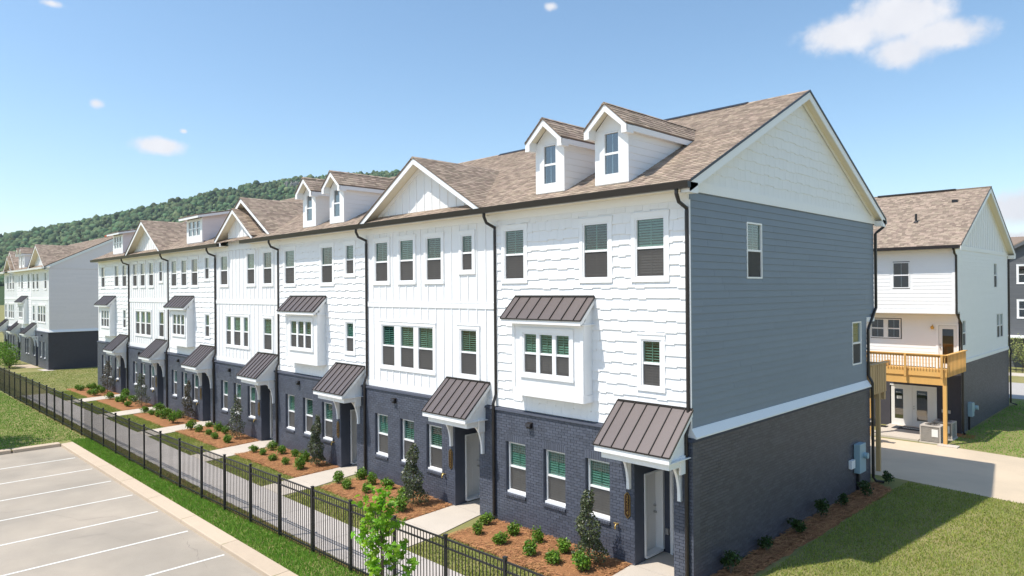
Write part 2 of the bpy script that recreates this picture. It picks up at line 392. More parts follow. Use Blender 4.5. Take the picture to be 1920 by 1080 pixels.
# ------------------------------------------------------------------ windows
WCACHE = {}
def window(parent, cx, z, panes, h, style, rot=0, loc=None, blind=True, y=0., split=.5):
    """panes: [(x0, x1)...] about cx, glass extents; z the glass bottom. style: trim, brick, plain."""
    var = random.choice((0, 0, 1, 2)) if blind else 0; VC = ((.052, .09, -.01, .02), (.05, .088, -.006, .012), (.055, .082, -.014, .03))[var]
    key = (var, tuple((round(a, 2), round(b, 2)) for a, b in panes), round(h, 2), style, blind, split)
    if key not in WCACHE:
        x0, x1 = panes[0][0], panes[-1][1]; F = .045; fr = MB(); fy0, fy1 = -.02, .09
        fr.box(x0-F, x0, fy0, fy1, -F, h+F); fr.box(x1, x1+F, fy0, fy1, -F, h+F); fr.box(x0, x1, fy0, fy1, -F, 0); fr.box(x0, x1, fy0, fy1, h, h+F)
        for (a, b), (c, d) in zip(panes, panes[1:]): fr.box(b, c, fy0, fy1, 0, h)
        zs = h*split
        for a, b in panes: fr.box(a, b, -.004, .05, zs-.028, zs+.028)
        bits = [('frame', fr, VINYL)]; mu = MB()
        for a, b in panes:                              # every pane, screen and blind a part of its own
            gl = MB().add([(a, .03, zs+.028), (b, .03, zs+.028), (b, .03, h), (a, .03, h)], [(0, 1, 2, 3)])
            lo = MB().add([(a, .016, 0), (b, .016, 0), (b, .016, zs-.028), (a, .016, zs-.028)], [(0, 1, 2, 3)])
            c = (a+b)/2
            mu.box(c-.011, c+.011, .036, .046, zs+.028, h); mu.box(c-.011, c+.011, .03, .036, 0, zs-.028)
            bits += [('glass_pane', gl, GLASS if blind else CLEAR), ('insect_screen', lo, SCREEN) if blind else ('glass_pane', lo, CLEAR)]
            if blind:
                bl = MB()
                for i in range(int(h/.066)):
                    zz = h-.04-i*.066
                    if zz < .04: break
                    bl.add([(a+.01, VC[0], zz+VC[2]), (b-.01, VC[0], zz+VC[2]), (b-.01, VC[1], zz+VC[3]), (a+.01, VC[1], zz+VC[3])], [(0, 1, 2, 3)])
                bits.append(('window_blind', bl, BLIND))
        bits.append(('muntin', mu, MUNT))
        if style == 'trim':
            t = MB(); T = .155; D = -.036
            t.box(x0-T, x0-F, D, 0, -F, h+F); t.box(x1+F, x1+T, D, 0, -F, h+F); t.box(x0-T-.01, x1+T+.01, D-.004, 0, h+F, h+F+.115)
            t.box(x0-T-.01, x1+T+.01, D-.012, 0, -F-.1, -F); t.box(x0-T-.015, x1+T+.015, D-.02, 0, h+F+.115, h+F+.135)
            bits.append(('casing', t, TRIM))
        if style == 'brick':
            t = MB(); t.box(x0-F, x1+F, -.085, -.021, -F-.045, -F+.012); bits.append(('sill', t, VINYL))
        WCACHE[key] = [(n, m.mesh('window' if n == 'frame' else n, mt)) for n, m, mt in bits]
    L = WCACHE[key]
    # each pane of a multiple window is a part of its own
    o = mesh_obj('window', L[0][1], parent, loc or (cx, y, z), (0, 0, rot))
    for n, me in L[1:]: mesh_obj(n, me, o)
    return o
def tri(w, gap=.13): # three equal panes over width w
    p = (w-2*gap)/3; return [(-w/2+i*(p+gap), -w/2+i*(p+gap)+p) for i in range(3)]

# ------------------------------------------------------------------ townhouse row
HE, HB, D3, D1 = 9.1, 3.367, 12.45, 11.65
EY, EZ, SL = -.42, 9.28, .5                # eave edge of the roof and its slope
RY = (D3)/2; RZ = EZ+SL*(RY-EY)
CS = 1/math.sqrt(1+SL*SL); SN = SL*CS
def digits_obj(text, parent, x, y, z0, step, size):
    for i, ch in enumerate(text):
        cu = bpy.data.curves.new('digit', 'FONT'); cu.body = ch; cu.size = size; cu.align_x = 'CENTER'; cu.align_y = 'CENTER'; cu.extrude = .004
        t = bpy.data.objects.new('tmp', cu); COL.objects.link(t); dg = bpy.context.evaluated_depsgraph_get(); dg.update()
        me = bpy.data.meshes.new_from_object(t.evaluated_get(dg)); COL.objects.unlink(t); bpy.data.objects.remove(t)
        me.materials.clear(); me.materials.append(BRASS)
        mesh_obj('digit', me, parent, (x, y, z0-i*step), (R(90), 0, 0))
def metal_shed(parent, name, x0, x1, y_out, z_top, z_low, th_fascia, n, cheek_in=.12, soffit_z=None, y0=0.):
    """Standing seam lean-to roof with white fascia and siding cheeks; leans on the wall at y0."""
    p = MB(); zf = z_low-.02
    p.box(x0+.02, x1-.02, y_out+.012, y_out+.05, zf-th_fascia, zf)                    # fascia
    p.box(x0+.02, x1-.02, y_out+.05, y0-.001, zf-th_fascia, zf-th_fascia+.02)          # soffit
    for xx, s in ((x0+cheek_in, 1), (x1-cheek_in-.03, 1)):
        p.prism([(xx, y_out+.05, zf-th_fascia+.02), (xx, y0-.001, zf-th_fascia+.02), (xx, y0-.001, z_top-.06), (xx, y_out+.05, zf-.02)][::1], (.03, 0, 0))
    for xx in (x0+.02, x1-.045):                                                       # raking boards
        p.prism([(xx, y_out+.05, zf-.13), (xx, y0-.001, z_top-.17), (xx, y0-.001, z_top-.035), (xx, y_out+.05, zf-.002)], (.025, 0, 0))
    if cheek_in > .05:
        for xx in (x0+cheek_in-.004, x1-cheek_in+.004):
            p.box(xx-.004, xx+.004, y_out+.12, y0-.002, zf+.12, zf+.128)
    q = p.build(name, TRIM, parent)
    w = (x1-x0)/n; d = Vector((0, y0-y_out, z_top-z_low)); L = d.length; dn = d.normalized(); nn = Vector((1, 0, 0)).cross(dn)
    edges = [x0, x0+w*.55]+[x0+w*.55+(x1-x0-w*1.1)/(n-1)*k for k in range(1, n)]+[x1]
    for a, b in zip(edges, edges[1:]):
        m = MB(); A = Vector((a+.004, y_out, z_low)); B = Vector((b-.004, y_out, z_low))
        m.prism([tuple(A-nn*.012), tuple(B-nn*.012), tuple(B-nn*.012+d), tuple(A-nn*.012+d)], nn*.02)
        m.build('metal_roof_panel', METALR, q)
    m = MB()
    for a in edges[1:-1]:
        A = Vector((a, y_out, z_low))+nn*.02; m.bar(A, A+d*.985, .016, .032, nn)
    for a in (x0, x1):
        A = Vector((a, y_out, z_low))+nn*.004; m.bar(A, A+d*.985, .018, .04, nn)
    A = Vector((x0, y_out, z_low)); m.bar(A+Vector((0, -.006, -.008)), Vector((x1, y_out-.006, z_low-.008)), .02, .035)
    m.bar((x0+.02, y0-.02, z_top+.005), (x1-.02, y0-.02, z_top+.005), .06, .05)
    m.build('standing_seam', BRONZE, q)
    return q
def bracket(parent, x):
    """White curved timber bracket under the canopy."""
    m = MB(); w = .085; n = 10; a = []
    y0, yo, z0, z1 = -.102, -.56, 1.9, 2.86
    outer = [(y0-.015-(yo-y0)*-1*0, z0)]
    cur = [(y0-.09+(yo-y0+.09)*(1-math.cos(t*math.pi/2)), z0+.03+(z1-.09-z0-.03)*math.sin(t*math.pi/2)) for t in [i/n for i in range(n+1)]]
    inn = [(y0-.16+(yo-y0+.1)*(1-math.cos(t*math.pi/2))*.8, z0+.3+(z1-.2-z0-.3)*math.sin(t*math.pi/2)) for t in [i/n for i in range(n+1)]]
    m.box(x-w/2, x+w/2, y0-.09, y0-.001, z0, z1)                 # wall leg
    m.box(x-w/2, x+w/2, yo, y0-.09, z1-.09, z1)                  # top arm
    for i in range(n):
        (ya, za), (yb, zb) = cur[i], cur[i+1]; d = Vector((0, yb-ya, zb-za)).normalized(); o = Vector((0, -d.z, d.y))*.1
        m.prism([(x-w*.4, ya, za), (x-w*.4, yb, zb), (x-w*.4, yb-o.y*1, zb-o.z*1), (x-w*.4, ya-o.y, za-o.z)][::-1], (w*.8, 0, 0))
    return m.build('bracket', TRIM, parent)
def downspout(parent, x, y_wall, top, y_gut, brick_out=.1, z_led=3.45, foot=True, dirx=0):
    m = MB(); w, d = .085, .07
    P = [(x, y_gut, top), (x, y_gut, top-.12), (x, y_gut+.1, top-.3), (x, y_wall-.05, top-.42), (x, y_wall-.05, top-.55), (x, y_wall-.05, z_led+.28), (x, y_wall-brick_out-.06, z_led+.02), (x, y_wall-brick_out-.06, .16)]
    if foot: P += [(x+.03, y_wall-brick_out-.1, .09), (x+.05, y_wall-brick_out-.3, .05)]
    m.tube(P, .047, 8); o = m.build('downspout', BRONZE, parent, smooth=False)
    return o
def townhouse(xr, w, cfg, mirror=False):
    cl = Vector(CAM)-Vector((xr, 0, 0)); det = cfg.get('ind', 0)
    T = thing('townhouse', cfg['label'], 'townhouse', (xr, 0, 0), 'white and navy townhouses in a row')
    if mirror: T.scale = (-1, 1, 1)
    L = -w; bb = cfg['bb']; hs_ = cfg.get('house_off', 0.)
    end = cfg.get('end', False)
    if cfg.get('tone') == 'char': BR, BJ = CHAR, CHARJ
    else: BR, BJ = NAVY, NAVYJ
    fr = frame((0, 0, 0), (1, 0, 0), (0, 0, 1)); frb = frame((0, -.09, 0), (1, 0, 0), (0, 0, 1))
    x_hi = .1 if end else 0.
    # --- ground floor brick
    ex0, ex1 = cfg['entry']
    gw = [(c-.39, c+.39, .93, 2.42) for c in cfg['gf']]
    holes = gw+[(ex0, ex1, -.1, 2.6)]
    bw = wall_slab('brick_wall', BJ, T, frb, L, x_hi, -.2, HB, holes, .3)
    bex = [(a-.02, b+.02, c-.075, d+.215) for a, b, c, d in gw]+[(ex0, ex1, -.1, 2.6)]
    polys = bond(L, x_hi, 0.0, HB-.075, bex)
    for a, b, c, d in gw:
        x = a-.02
        while x < b+.02: polys.append(rect_poly((x, min(x+.066, b+.02), d+.004, d+.21))); x += .076
    pieces('brick', polys, frb, .011, .011, BR, bw, cfg.get('bricks', 0), cl)
    m = MB()
    for a, b, c, d in gw:
        x = a-.02
        while x < b: m.box(x, x+.066, -.155, -.08, c-.072, c-.004); x += .076
    m.build('sill_brick', BR, bw, kind='stuff')
    m = MB(); m.profx([(-.15, HB-.07), (-.002, HB-.07), (-.002, HB+.012), (-.13, HB-.01)], L, x_hi+.02); m.build('ledge', BJ, bw)
    for a, b, c, d in gw: window(T, (a+b)/2, c+.09, [(-.335, .335)], d-c-.15, 'brick', y=.02)
    # --- porch recess
    m = MB(); yb = 1.2
    m.box(ex0-.3, ex0, .36-.0+.8, yb, 0, 2.6); m.box(ex0-.3, ex0, .211, .36, 0, 2.6); m.box(ex0-.3, ex0, .36, 1.16, 2.17, 2.6)
    m.box(ex1, ex1+.3, .211, yb, 0, 2.6); m.box(ex0-.3, ex1+.3, yb, yb+.1, 0, 2.6); m.box(ex0, ex1, .211, yb, 2.6, 2.7); m.build('porch_wall', BJ, T)
    m = MB(); m.box(ex0-.245, ex0-.21, .38, 1.14, .12, 2.15)
    for k, (za, zb) in enumerate(((.25, 1.0), (1.15, 2.0))):
        for ya in (.47, .8): m.box(ex0-.214, ex0-.205, ya, ya+.24, za, zb)
    dr = m.build('front_door', DOORW, T)
    m = MB(); m.box(ex0-.25, ex0+.02, 1.13, 1.2, .1, 2.2); m.box(ex0-.25, ex0+.02, .32, .375, .1, 2.2); m.box(ex0-.25, ex0+.02, .376, 1.129, 2.151, 2.2); m.box(ex0-.25, ex0+.03, .376, 1.129, .06, .115); m.build('door_frame', TRIM, dr)
    m = MB(); m.tube([(ex0-.2, 1.05, 1.05), (ex0-.13, 1.05, 1.05)], .028, 10); m.tube([(ex0-.2, 1.05, 1.22), (ex0-.15, 1.05, 1.22)], .03, 10); m.build('door_handle', STEEL, dr)
    m = MB(); m.box(ex0+.3, ex1-.06, yb-.03, yb-.001, .06, 2.1); d2 = m.build('closet_door', DOORW, T)
    m = MB(); m.box(ex0+.22, ex0+.3, yb-.06, yb-.001, .02, 2.18); m.box(ex0+.3, ex1-.001, yb-.06, yb-.001, 2.1, 2.18); m.build('door_frame', TRIM, d2)
    # --- upper walls
    holes3 = []
    for c, ww, z, h in cfg['w3']: holes3.append((c-ww/2-.03, c+ww/2+.03, z-.03, z+h+.03))
    for c, pn, z, h in cfg['w2']: holes3.append((c+pn[0][0]-.03, c+pn[-1][1]+.03, z-.03, z+h+.03))
    sw = wall_slab('siding_wall', WHITE, T, fr, L, 0, HB+.012, HE+.05, holes3, .12)
    casing = [(a-.125, b+.125, c-.12, d+.13) for a, b, c, d in holes3]
    if bb:
        skirt = MB(); skirt.box(L, 0, -.03, -.001, HB+.013, HB+.2); skirt.box(L, 0, -.03, -.001, 6.27, 6.43); skirt.box(L, 0, -.036, -.001, 6.431, 6.45)
        skirt.build('belt_board', TRIM, sw)
        n = int(round(w/.405)); 
        for (z0, z1) in ((HB+.2, 6.27), (6.45, HE-.2)):
            for i in range(n+1):
                x = L+.025+(w-.05)*i/n
                for r in rects_minus([(x-.022, x+.022, z0, z1)], casing):
                    MB().add(*plate_geo(rect_poly(r), fr, .021, .021)).build('batten', WHITE, sw)
    else:
        MB().box(L+.001, L+.1, -.032, -.001, HB+.013, HE-.2).build('corner_board', TRIM, sw); MB().box(-.1, -.001 if not end else .034, -.032, -.001, HB+.013, HE-.2).build('corner_board', TRIM, sw)
        bx = [(cfg['bay'][0], cfg['bay'][1], 3.9, 6.0)] if cfg.get('bay') else []
        pieces('shake', shakes(L+.1, -.1, HB+.03, HE-.2, casing+bx), fr, .002, .03, WHITE, sw, det*300, cl)
    m = MB(); m.box(L, 0, -.03, -.001, HE-.2, HE+.03); m.build('frieze_board', TRIM, sw)
    for c, ww, z, h in cfg['w3']: window(T, c, z, [(-ww/2, ww/2)], h, 'trim')
    for c, pn, z, h in cfg['w2']: window(T, c, z, pn, h, 'trim')
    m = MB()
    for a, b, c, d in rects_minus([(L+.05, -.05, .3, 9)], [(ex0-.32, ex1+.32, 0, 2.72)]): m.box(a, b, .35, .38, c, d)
    m.build('dark_room_sheet', DARKIN, T)  # dark sheet standing in for the unlit rooms
    # --- bay box
    if cfg.get('bay'):
        b0, b1, tc_, tw = cfg['bay']; zb0, zb1, yb_ = 3.9, 6.0, -.38
        m = MB(); hl = (tc_-tw/2-.03, tc_+tw/2+.03, 4.52, 5.64); frw = frame((0, yb_, 0), (1, 0, 0), (0, 0, 1))
        for (a, b, c, d) in rects_minus([(b0, b1, zb0, zb1)], [hl]): m.box(a, b, yb_, yb_+.08, c, d)
        m.box(b0, b0+.08, yb_+.08, -.001, zb0, zb1+.3); m.box(b1-.08, b1, yb_+.08, -.001, zb0, zb1+.3); m.box(b0+.08, b1-.08, yb_+.08, -.001, zb0, zb0+.06)
        by = m.build('bay', WHITE, T)
        m = MB(); m.box(b0-.01, b1+.01, yb_-.022, yb_-.001, zb0-.012, zb0+.19); m.box(b1+.001, b1+.022, yb_-.022, -.002, zb0-.012, zb0+.19); m.box(b0-.022, b0-.001, yb_-.022, -.002, zb0-.012, zb0+.19)
        m.box(b0-.01, b0+.09, yb_-.022, yb_-.001, zb0+.19, zb1); m.box(b1-.09, b1+.012, yb_-.022, yb_-.001, zb0+.19, zb1); m.box(b0+.09, b1-.09, yb_-.02, yb_-.001, 5.83, zb1); m.box(b1+.001, b1+.02, yb_-.001, yb_+.1, zb0+.19, zb1)
        m.build('trim_board', TRIM, by)
        pieces('siding_plank', laps(.1, .379, zb0+.2, 6.35), frame((b1, yb_, 0), (0, 1, 0), (0, 0, 1)), .003, .012, WHITE, by)
        m = MB(); m.box(b0+.1, b1-.1, -.05, -.02, 4.1, 5.9); m.build('dark_room_sheet', DARKIN, by)
        window(T, tc_, 4.55, tri(tw), 1.06, 'trim', y=yb_)
        r0, r1 = cfg['bayroof']; metal_shed(T, 'bay_roof', r0, r1, -.62, 6.65, 6.04, .115, 7, .14)
    # --- door canopy
    c0, c1 = cfg['canopy']
    cn = metal_shed(T, 'door_canopy', c0, c1, -1.02, 4.04, 3.09, .14, 6, .13)
    m = MB(); m.box(c0+.12, c1-.12, -.86, -.8, 2.76, 2.929); m.box(c0+.12, c0+.18, -.8, -.155, 2.76, 2.929); m.box(c1-.18, c1-.12, -.8, -.155, 2.76, 2.929)
    m.box(c1-.15, c1-.1, -.4, -.151, 2.58, 3.0); m.build('beam', TRIM, cn)
    bracket(cn, ex0-.13); bracket(cn, ex1+.2)
    # --- small fittings
    m = MB(); m.box(-5.13, -4.98, -.2, -.1, 2.93, 3.06); m.profx([(-.25, 2.99), (-.2, 2.99), (-.1, 3.08), (-.1, 3.1), (-.21, 3.07)], -5.15, -4.96); m.build('vent_hood', BRONZE, T)
    if cfg.get('num'):
        px = ex0-.2; m = MB(); m.prism([(px-.07, -.102, 1.24), (px, -.102, 1.16), (px+.07, -.102, 1.24), (px+.07, -.102, 1.7), (px, -.102, 1.78), (px-.07, -.102, 1.7)], (0, -.018, 0)); pq = m.build('number_plaque', PLAQ, T)
        m = MB()
        ring = [(px-.08, 1.235), (px, 1.145), (px+.08, 1.235), (px+.08, 1.705), (px, 1.795), (px-.08, 1.705)]
        for i in range(6): m.bar((ring[i][0], -.116, ring[i][1]), (ring[(i+1) % 6][0], -.116, ring[(i+1) % 6][1]), .014, .014, (0, -1, 0))
        m.build('plaque_rim', BRASS, pq); digits_obj(cfg['num'], pq, px, -.124, 1.665, .128, .15)
        m = MB(); m.tube([(ex0-.5, -.1, .94), (ex0-.5, -.2, .94), (ex0-.5, -.23, .9), (ex0-.5, -.23, .84)], .022, 8); m.tube([(ex0-.56, -.19, .97), (ex0-.44, -.19, .97)], .02, 8); m.build('hose_tap', BRASS, T)
        m = MB(); m.box(ex0-.001, ex0+.05, .9+.33, 1.0, .45, .6) if False else m.box(ex0+.08, ex0+.17, yb-.06, yb-.001, .5, .66); m.build('outlet_cover', STEEL, T)
    # --- gutter
    cut = cfg.get('cut')
    for (a, b) in ([(L, 0.3 if end else 0)] if not cut else [(L, cut[0]-.12), (cut[1]-.1, 0)]):
        m = MB(); m.profx([(-.42, 9.1), (-.42, 9.26), (-.425, 9.26), (-.425, 9.115), (-.535, 9.115), (-.55, 9.24), (-.57, 9.25), (-.545, 9.1)][::-1], a, b)
        for xx in (a, b-.006): m.box(xx, xx+.006, -.545, -.42, 9.105, 9.23)
        m.build('gutter', TRIM if mirror else BRONZE, T)
    m = MB()
    for (a, b) in ([(L, .26 if end else 0)] if not cut else [(L, cut[0]), (cut[1], 0)]):
        m.box(a, b, -.418, -.39, 9.09, 9.262); 
    m.build('fascia', TRIM, T)
    m = MB()
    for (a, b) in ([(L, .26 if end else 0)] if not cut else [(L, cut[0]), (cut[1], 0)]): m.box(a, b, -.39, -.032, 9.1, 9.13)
    m.build('soffit', BOUNCE_CREAM, T)
    if not mirror: downspout(T, cfg.get('spout', 0), -.0, 9.12, -.48)
    # --- roof
    xr_hi = .3 if end else 0; xl_lo = L
    m = MB(); rects = [(xl_lo, xr_hi, 0, (RY-EY)/CS)]
    Ofr = frame((0, EY, EZ), (1, 0, 0), (0, CS, SN)); hole = []
    if cut: hole = [(cut[0], cut[1], -.1, (.12-EY)/CS)]
    for a, b, c, d in rects_minus(rects, hole):
        P = [Ofr[0]+Ofr[1]*x+Ofr[2]*y-Ofr[3]*.04 for x, y in ((a, c), (b, c), (b, d), (a, d))]; m.prism([tuple(p) for p in P], Ofr[3]*.04)
    m.prism([(xl_lo, D3+.42, EZ-.04), (xl_lo, RY, RZ-.04), (xr_hi, RY, RZ-.04), (xr_hi, D3+.42, EZ-.04)][::-1], (0, 0.02, .04))
    rf = m.build('roof', SHINGB, T)
    dh = hole+[(x-hw, x+hw, .47, 4.6) for x, hw in cfg.get('dorm_foot', [])]
    roof_plane(rf, [(xl_lo, EY, EZ), (xr_hi, EY, EZ), (xr_hi, RY, RZ), (xl_lo, RY, RZ)], (1, 0, 0), (0, CS, SN), n_ind=det*300, cl=cl, holes=dh)
    m = MB(); x = xl_lo
    while x < xr_hi-.02:                               # ridge caps
        b = min(x+.2, xr_hi); m.prism([(x, RY-.13, RZ-.05), (x, RY+.13, RZ-.05), (x, RY, RZ+.02)], (b-x-.004, 0, 0)); x = b
    m.build('ridge_cap', SHING, rf, kind='stuff')
    if cfg.get('vent'):
        a, b = cfg['vent']; m = MB(); m.prism([(a, RY-.17, RZ-.05), (a, RY+.17, RZ-.05), (a, RY+.02, RZ+.042), (a, RY-.02, RZ+.042)], (b-a, 0, 0)); m.build('ridge_vent', BRONZE, rf)
    # --- gables and dormers
    if 'gable' in cfg: gable(T, cfg['gable'], cl, det, cfg)
    for x in cfg.get('dorms', []): doghouse(T, x, cl)
    if 'shed' in cfg: shed_dormer(T, *cfg['shed'])
    return T
def rake_boards(m, xc, half, za, zf, y0, y1, th=.2, foot_ret=True):
    """Sloped white boards under a gable roof edge, from y0 (front) to y1."""
    s = (za-zf)/half
    for sg in (-1, 1):
        A = [(xc, y0, za-th*1.05), (xc, y0, za), (xc+sg*half, y0, zf), (xc+sg*half, y0, zf-th*.9)]
        if sg > 0: A = A[::-1]
        m.prism(A[::-1], (0, y1-y0, 0))
def gable(T, g, cl, det, cfg, name='front_gable'):
    """g: xc, half width, apex z, foot z, wall y, rake y, wall half width, wall bottom z, board-and-batten pitch, ridge end y."""
    xc, half, za, zf, yw, yr = g[:6]
    s = (za-zf)/half; yend = (za-EZ)/SL+EY
    m = MB(); wh = half-.28; wz = zf-.25
    m.prism([(xc-half+.05, yw, zf-.02), (xc+half-.05, yw, zf-.02), (xc, yw, za-.06)], (0, .08, 0))
    G = m.build(name, WHITE, T)
    n = int(half*2/.4)
    for i in range(1, n):
        x = xc-half+i*2*half/n; zt = za-.1-abs(x-xc)*s; zb = EZ+SL*(yw-EY)-.02
        if zt-.15 > zb: MB().add(*plate_geo(rect_poly((x-.022, x+.022, zb, zt)), frame((0, yw, 0), (1, 0, 0), (0, 0, 1)), .021, .021)).build('batten', WHITE, G)
    m = MB(); rake_boards(m, xc, half, za-.02, zf-.02, yr, yr+.03, .2); rake_boards(m, xc, half-.1, za-.13-.0, zf-.13+.1*s, yw-.03, yw-.001, .17); m.build('rake_board', TRIM, G)
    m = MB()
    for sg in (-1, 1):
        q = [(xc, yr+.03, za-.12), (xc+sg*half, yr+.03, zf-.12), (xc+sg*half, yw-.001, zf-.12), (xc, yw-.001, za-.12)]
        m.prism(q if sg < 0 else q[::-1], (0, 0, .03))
    m.build('soffit', BOUNCE_CREAM, G)
    m = MB(); ye0 = EY+.05
    for sg in (-1, 1):
        yfoot = (zf-EZ)/SL+EY
        q = [(xc+sg*half, yr-.02, zf), (xc, yr-.02, za), (xc, yend, za), (xc+sg*half, max(yfoot, yr+.05), zf)]
        m.prism([tuple(Vector(p)-Vector((0, 0, .035))) for p in (q if sg < 0 else q[::-1])][::-1], (0, 0, .035))
    gr = m.build('gable_roof', SHINGB, T)
    for sg in (-1, 1):
        yfoot = max((zf-EZ)/SL+EY, yr+.02); up_ = Vector((-sg*half, 0, za-zf)).normalized()
        if sg > 0: pts = [(xc+half, yr-.03, zf+.002), (xc+half, yfoot, zf+.002), (xc, yend, za+.002), (xc, yr-.03, za+.002)]; ux = (0, 1, 0)
        else: pts = [(xc-half, yfoot, zf+.002), (xc-half, yr-.03, zf+.002), (xc, yr-.03, za+.002), (xc, yend, za+.002)]; ux = (0, -1, 0)
        roof_plane(gr, pts, ux, up_)
    m = MB(); y = yr-.03
    while y < yend: m.prism([(xc-.12, y, za-.05), (xc, y, za+.025), (xc+.12, y, za-.05)][::-1], (0, .196, 0)); y += .2
    m.build('ridge_cap', SHING, gr, kind='stuff')
    if 'inner' in cfg and name == 'front_gable':
        xi, hi_, zai, zfi, w0, w1 = cfg['inner']
        m = MB(); yy = -.012; s2 = (zai-zfi)/hi_
        zl = lambda x: zai-.08-abs(x-xi)*s2
        m.prism([(w0, yy, HE-.2), (w1, yy, HE-.2), (w1, yy, zl(w1)), (xi, yy, zai-.08), (w0, yy, zl(w0))], (0, .1, 0))
        m.box(w0, w0+.05, yy+.1, .6, HE-.2, zl(w0)); m.box(w1-.05, w1, yy+.1, .6, HE-.2, zl(w1))
        I = m.build('wall_dormer', WHITE, T)
        k = int((w1-w0)/.4)
        for i in range(k+1):
            x = w0+.03+(w1-w0-.06)*i/k
            MB().add(*plate_geo(rect_poly((x-.022, x+.022, HE-.15, zl(x)-.12)), frame((0, yy, 0), (1, 0, 0), (0, 0, 1)), .021, .021)).build('batten', WHITE, I)
        m = MB(); yr2 = -.4; rake_boards(m, xi, hi_, zai-.02, zfi-.02, yr2, yr2+.03, .19); m.box(w0, w1, yy-.028, yy-.001, HE-.19, HE-.08); m.build('rake_board', TRIM, I)
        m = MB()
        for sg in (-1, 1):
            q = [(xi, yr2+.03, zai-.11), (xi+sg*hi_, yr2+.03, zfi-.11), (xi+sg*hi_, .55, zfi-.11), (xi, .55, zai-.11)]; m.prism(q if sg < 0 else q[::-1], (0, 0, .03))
        m.build('soffit', BOUNCE_CREAM, I)
        m = MB()
        for sg in (-1, 1):
            q = [(xi+sg*hi_, yr2-.02, zfi), (xi, yr2-.02, zai), (xi, .6, zai), (xi+sg*hi_, .6, zfi)]
            m.prism([tuple(Vector(p)-Vector((0, 0, .035))) for p in (q if sg < 0 else q[::-1])][::-1], (0, 0, .035))
        ir = m.build('wall_dormer_roof', SHINGB, T)
        for sg in (-1, 1):
            up_ = Vector((-sg*hi_, 0, zai-zfi)).normalized()
            if sg > 0: pts = [(xi+hi_, yr2-.03, zfi+.002), (xi+hi_, .6, zfi+.002), (xi, .6, zai+.002), (xi, yr2-.03, zai+.002)]; ux = (0, 1, 0)
            else: pts = [(xi-hi_, .6, zfi+.002), (xi-hi_, yr2-.03, zfi+.002), (xi, yr2-.03, zai+.002), (xi, .6, zai+.002)]; ux = (0, -1, 0)
            roof_plane(ir, pts, ux, up_)
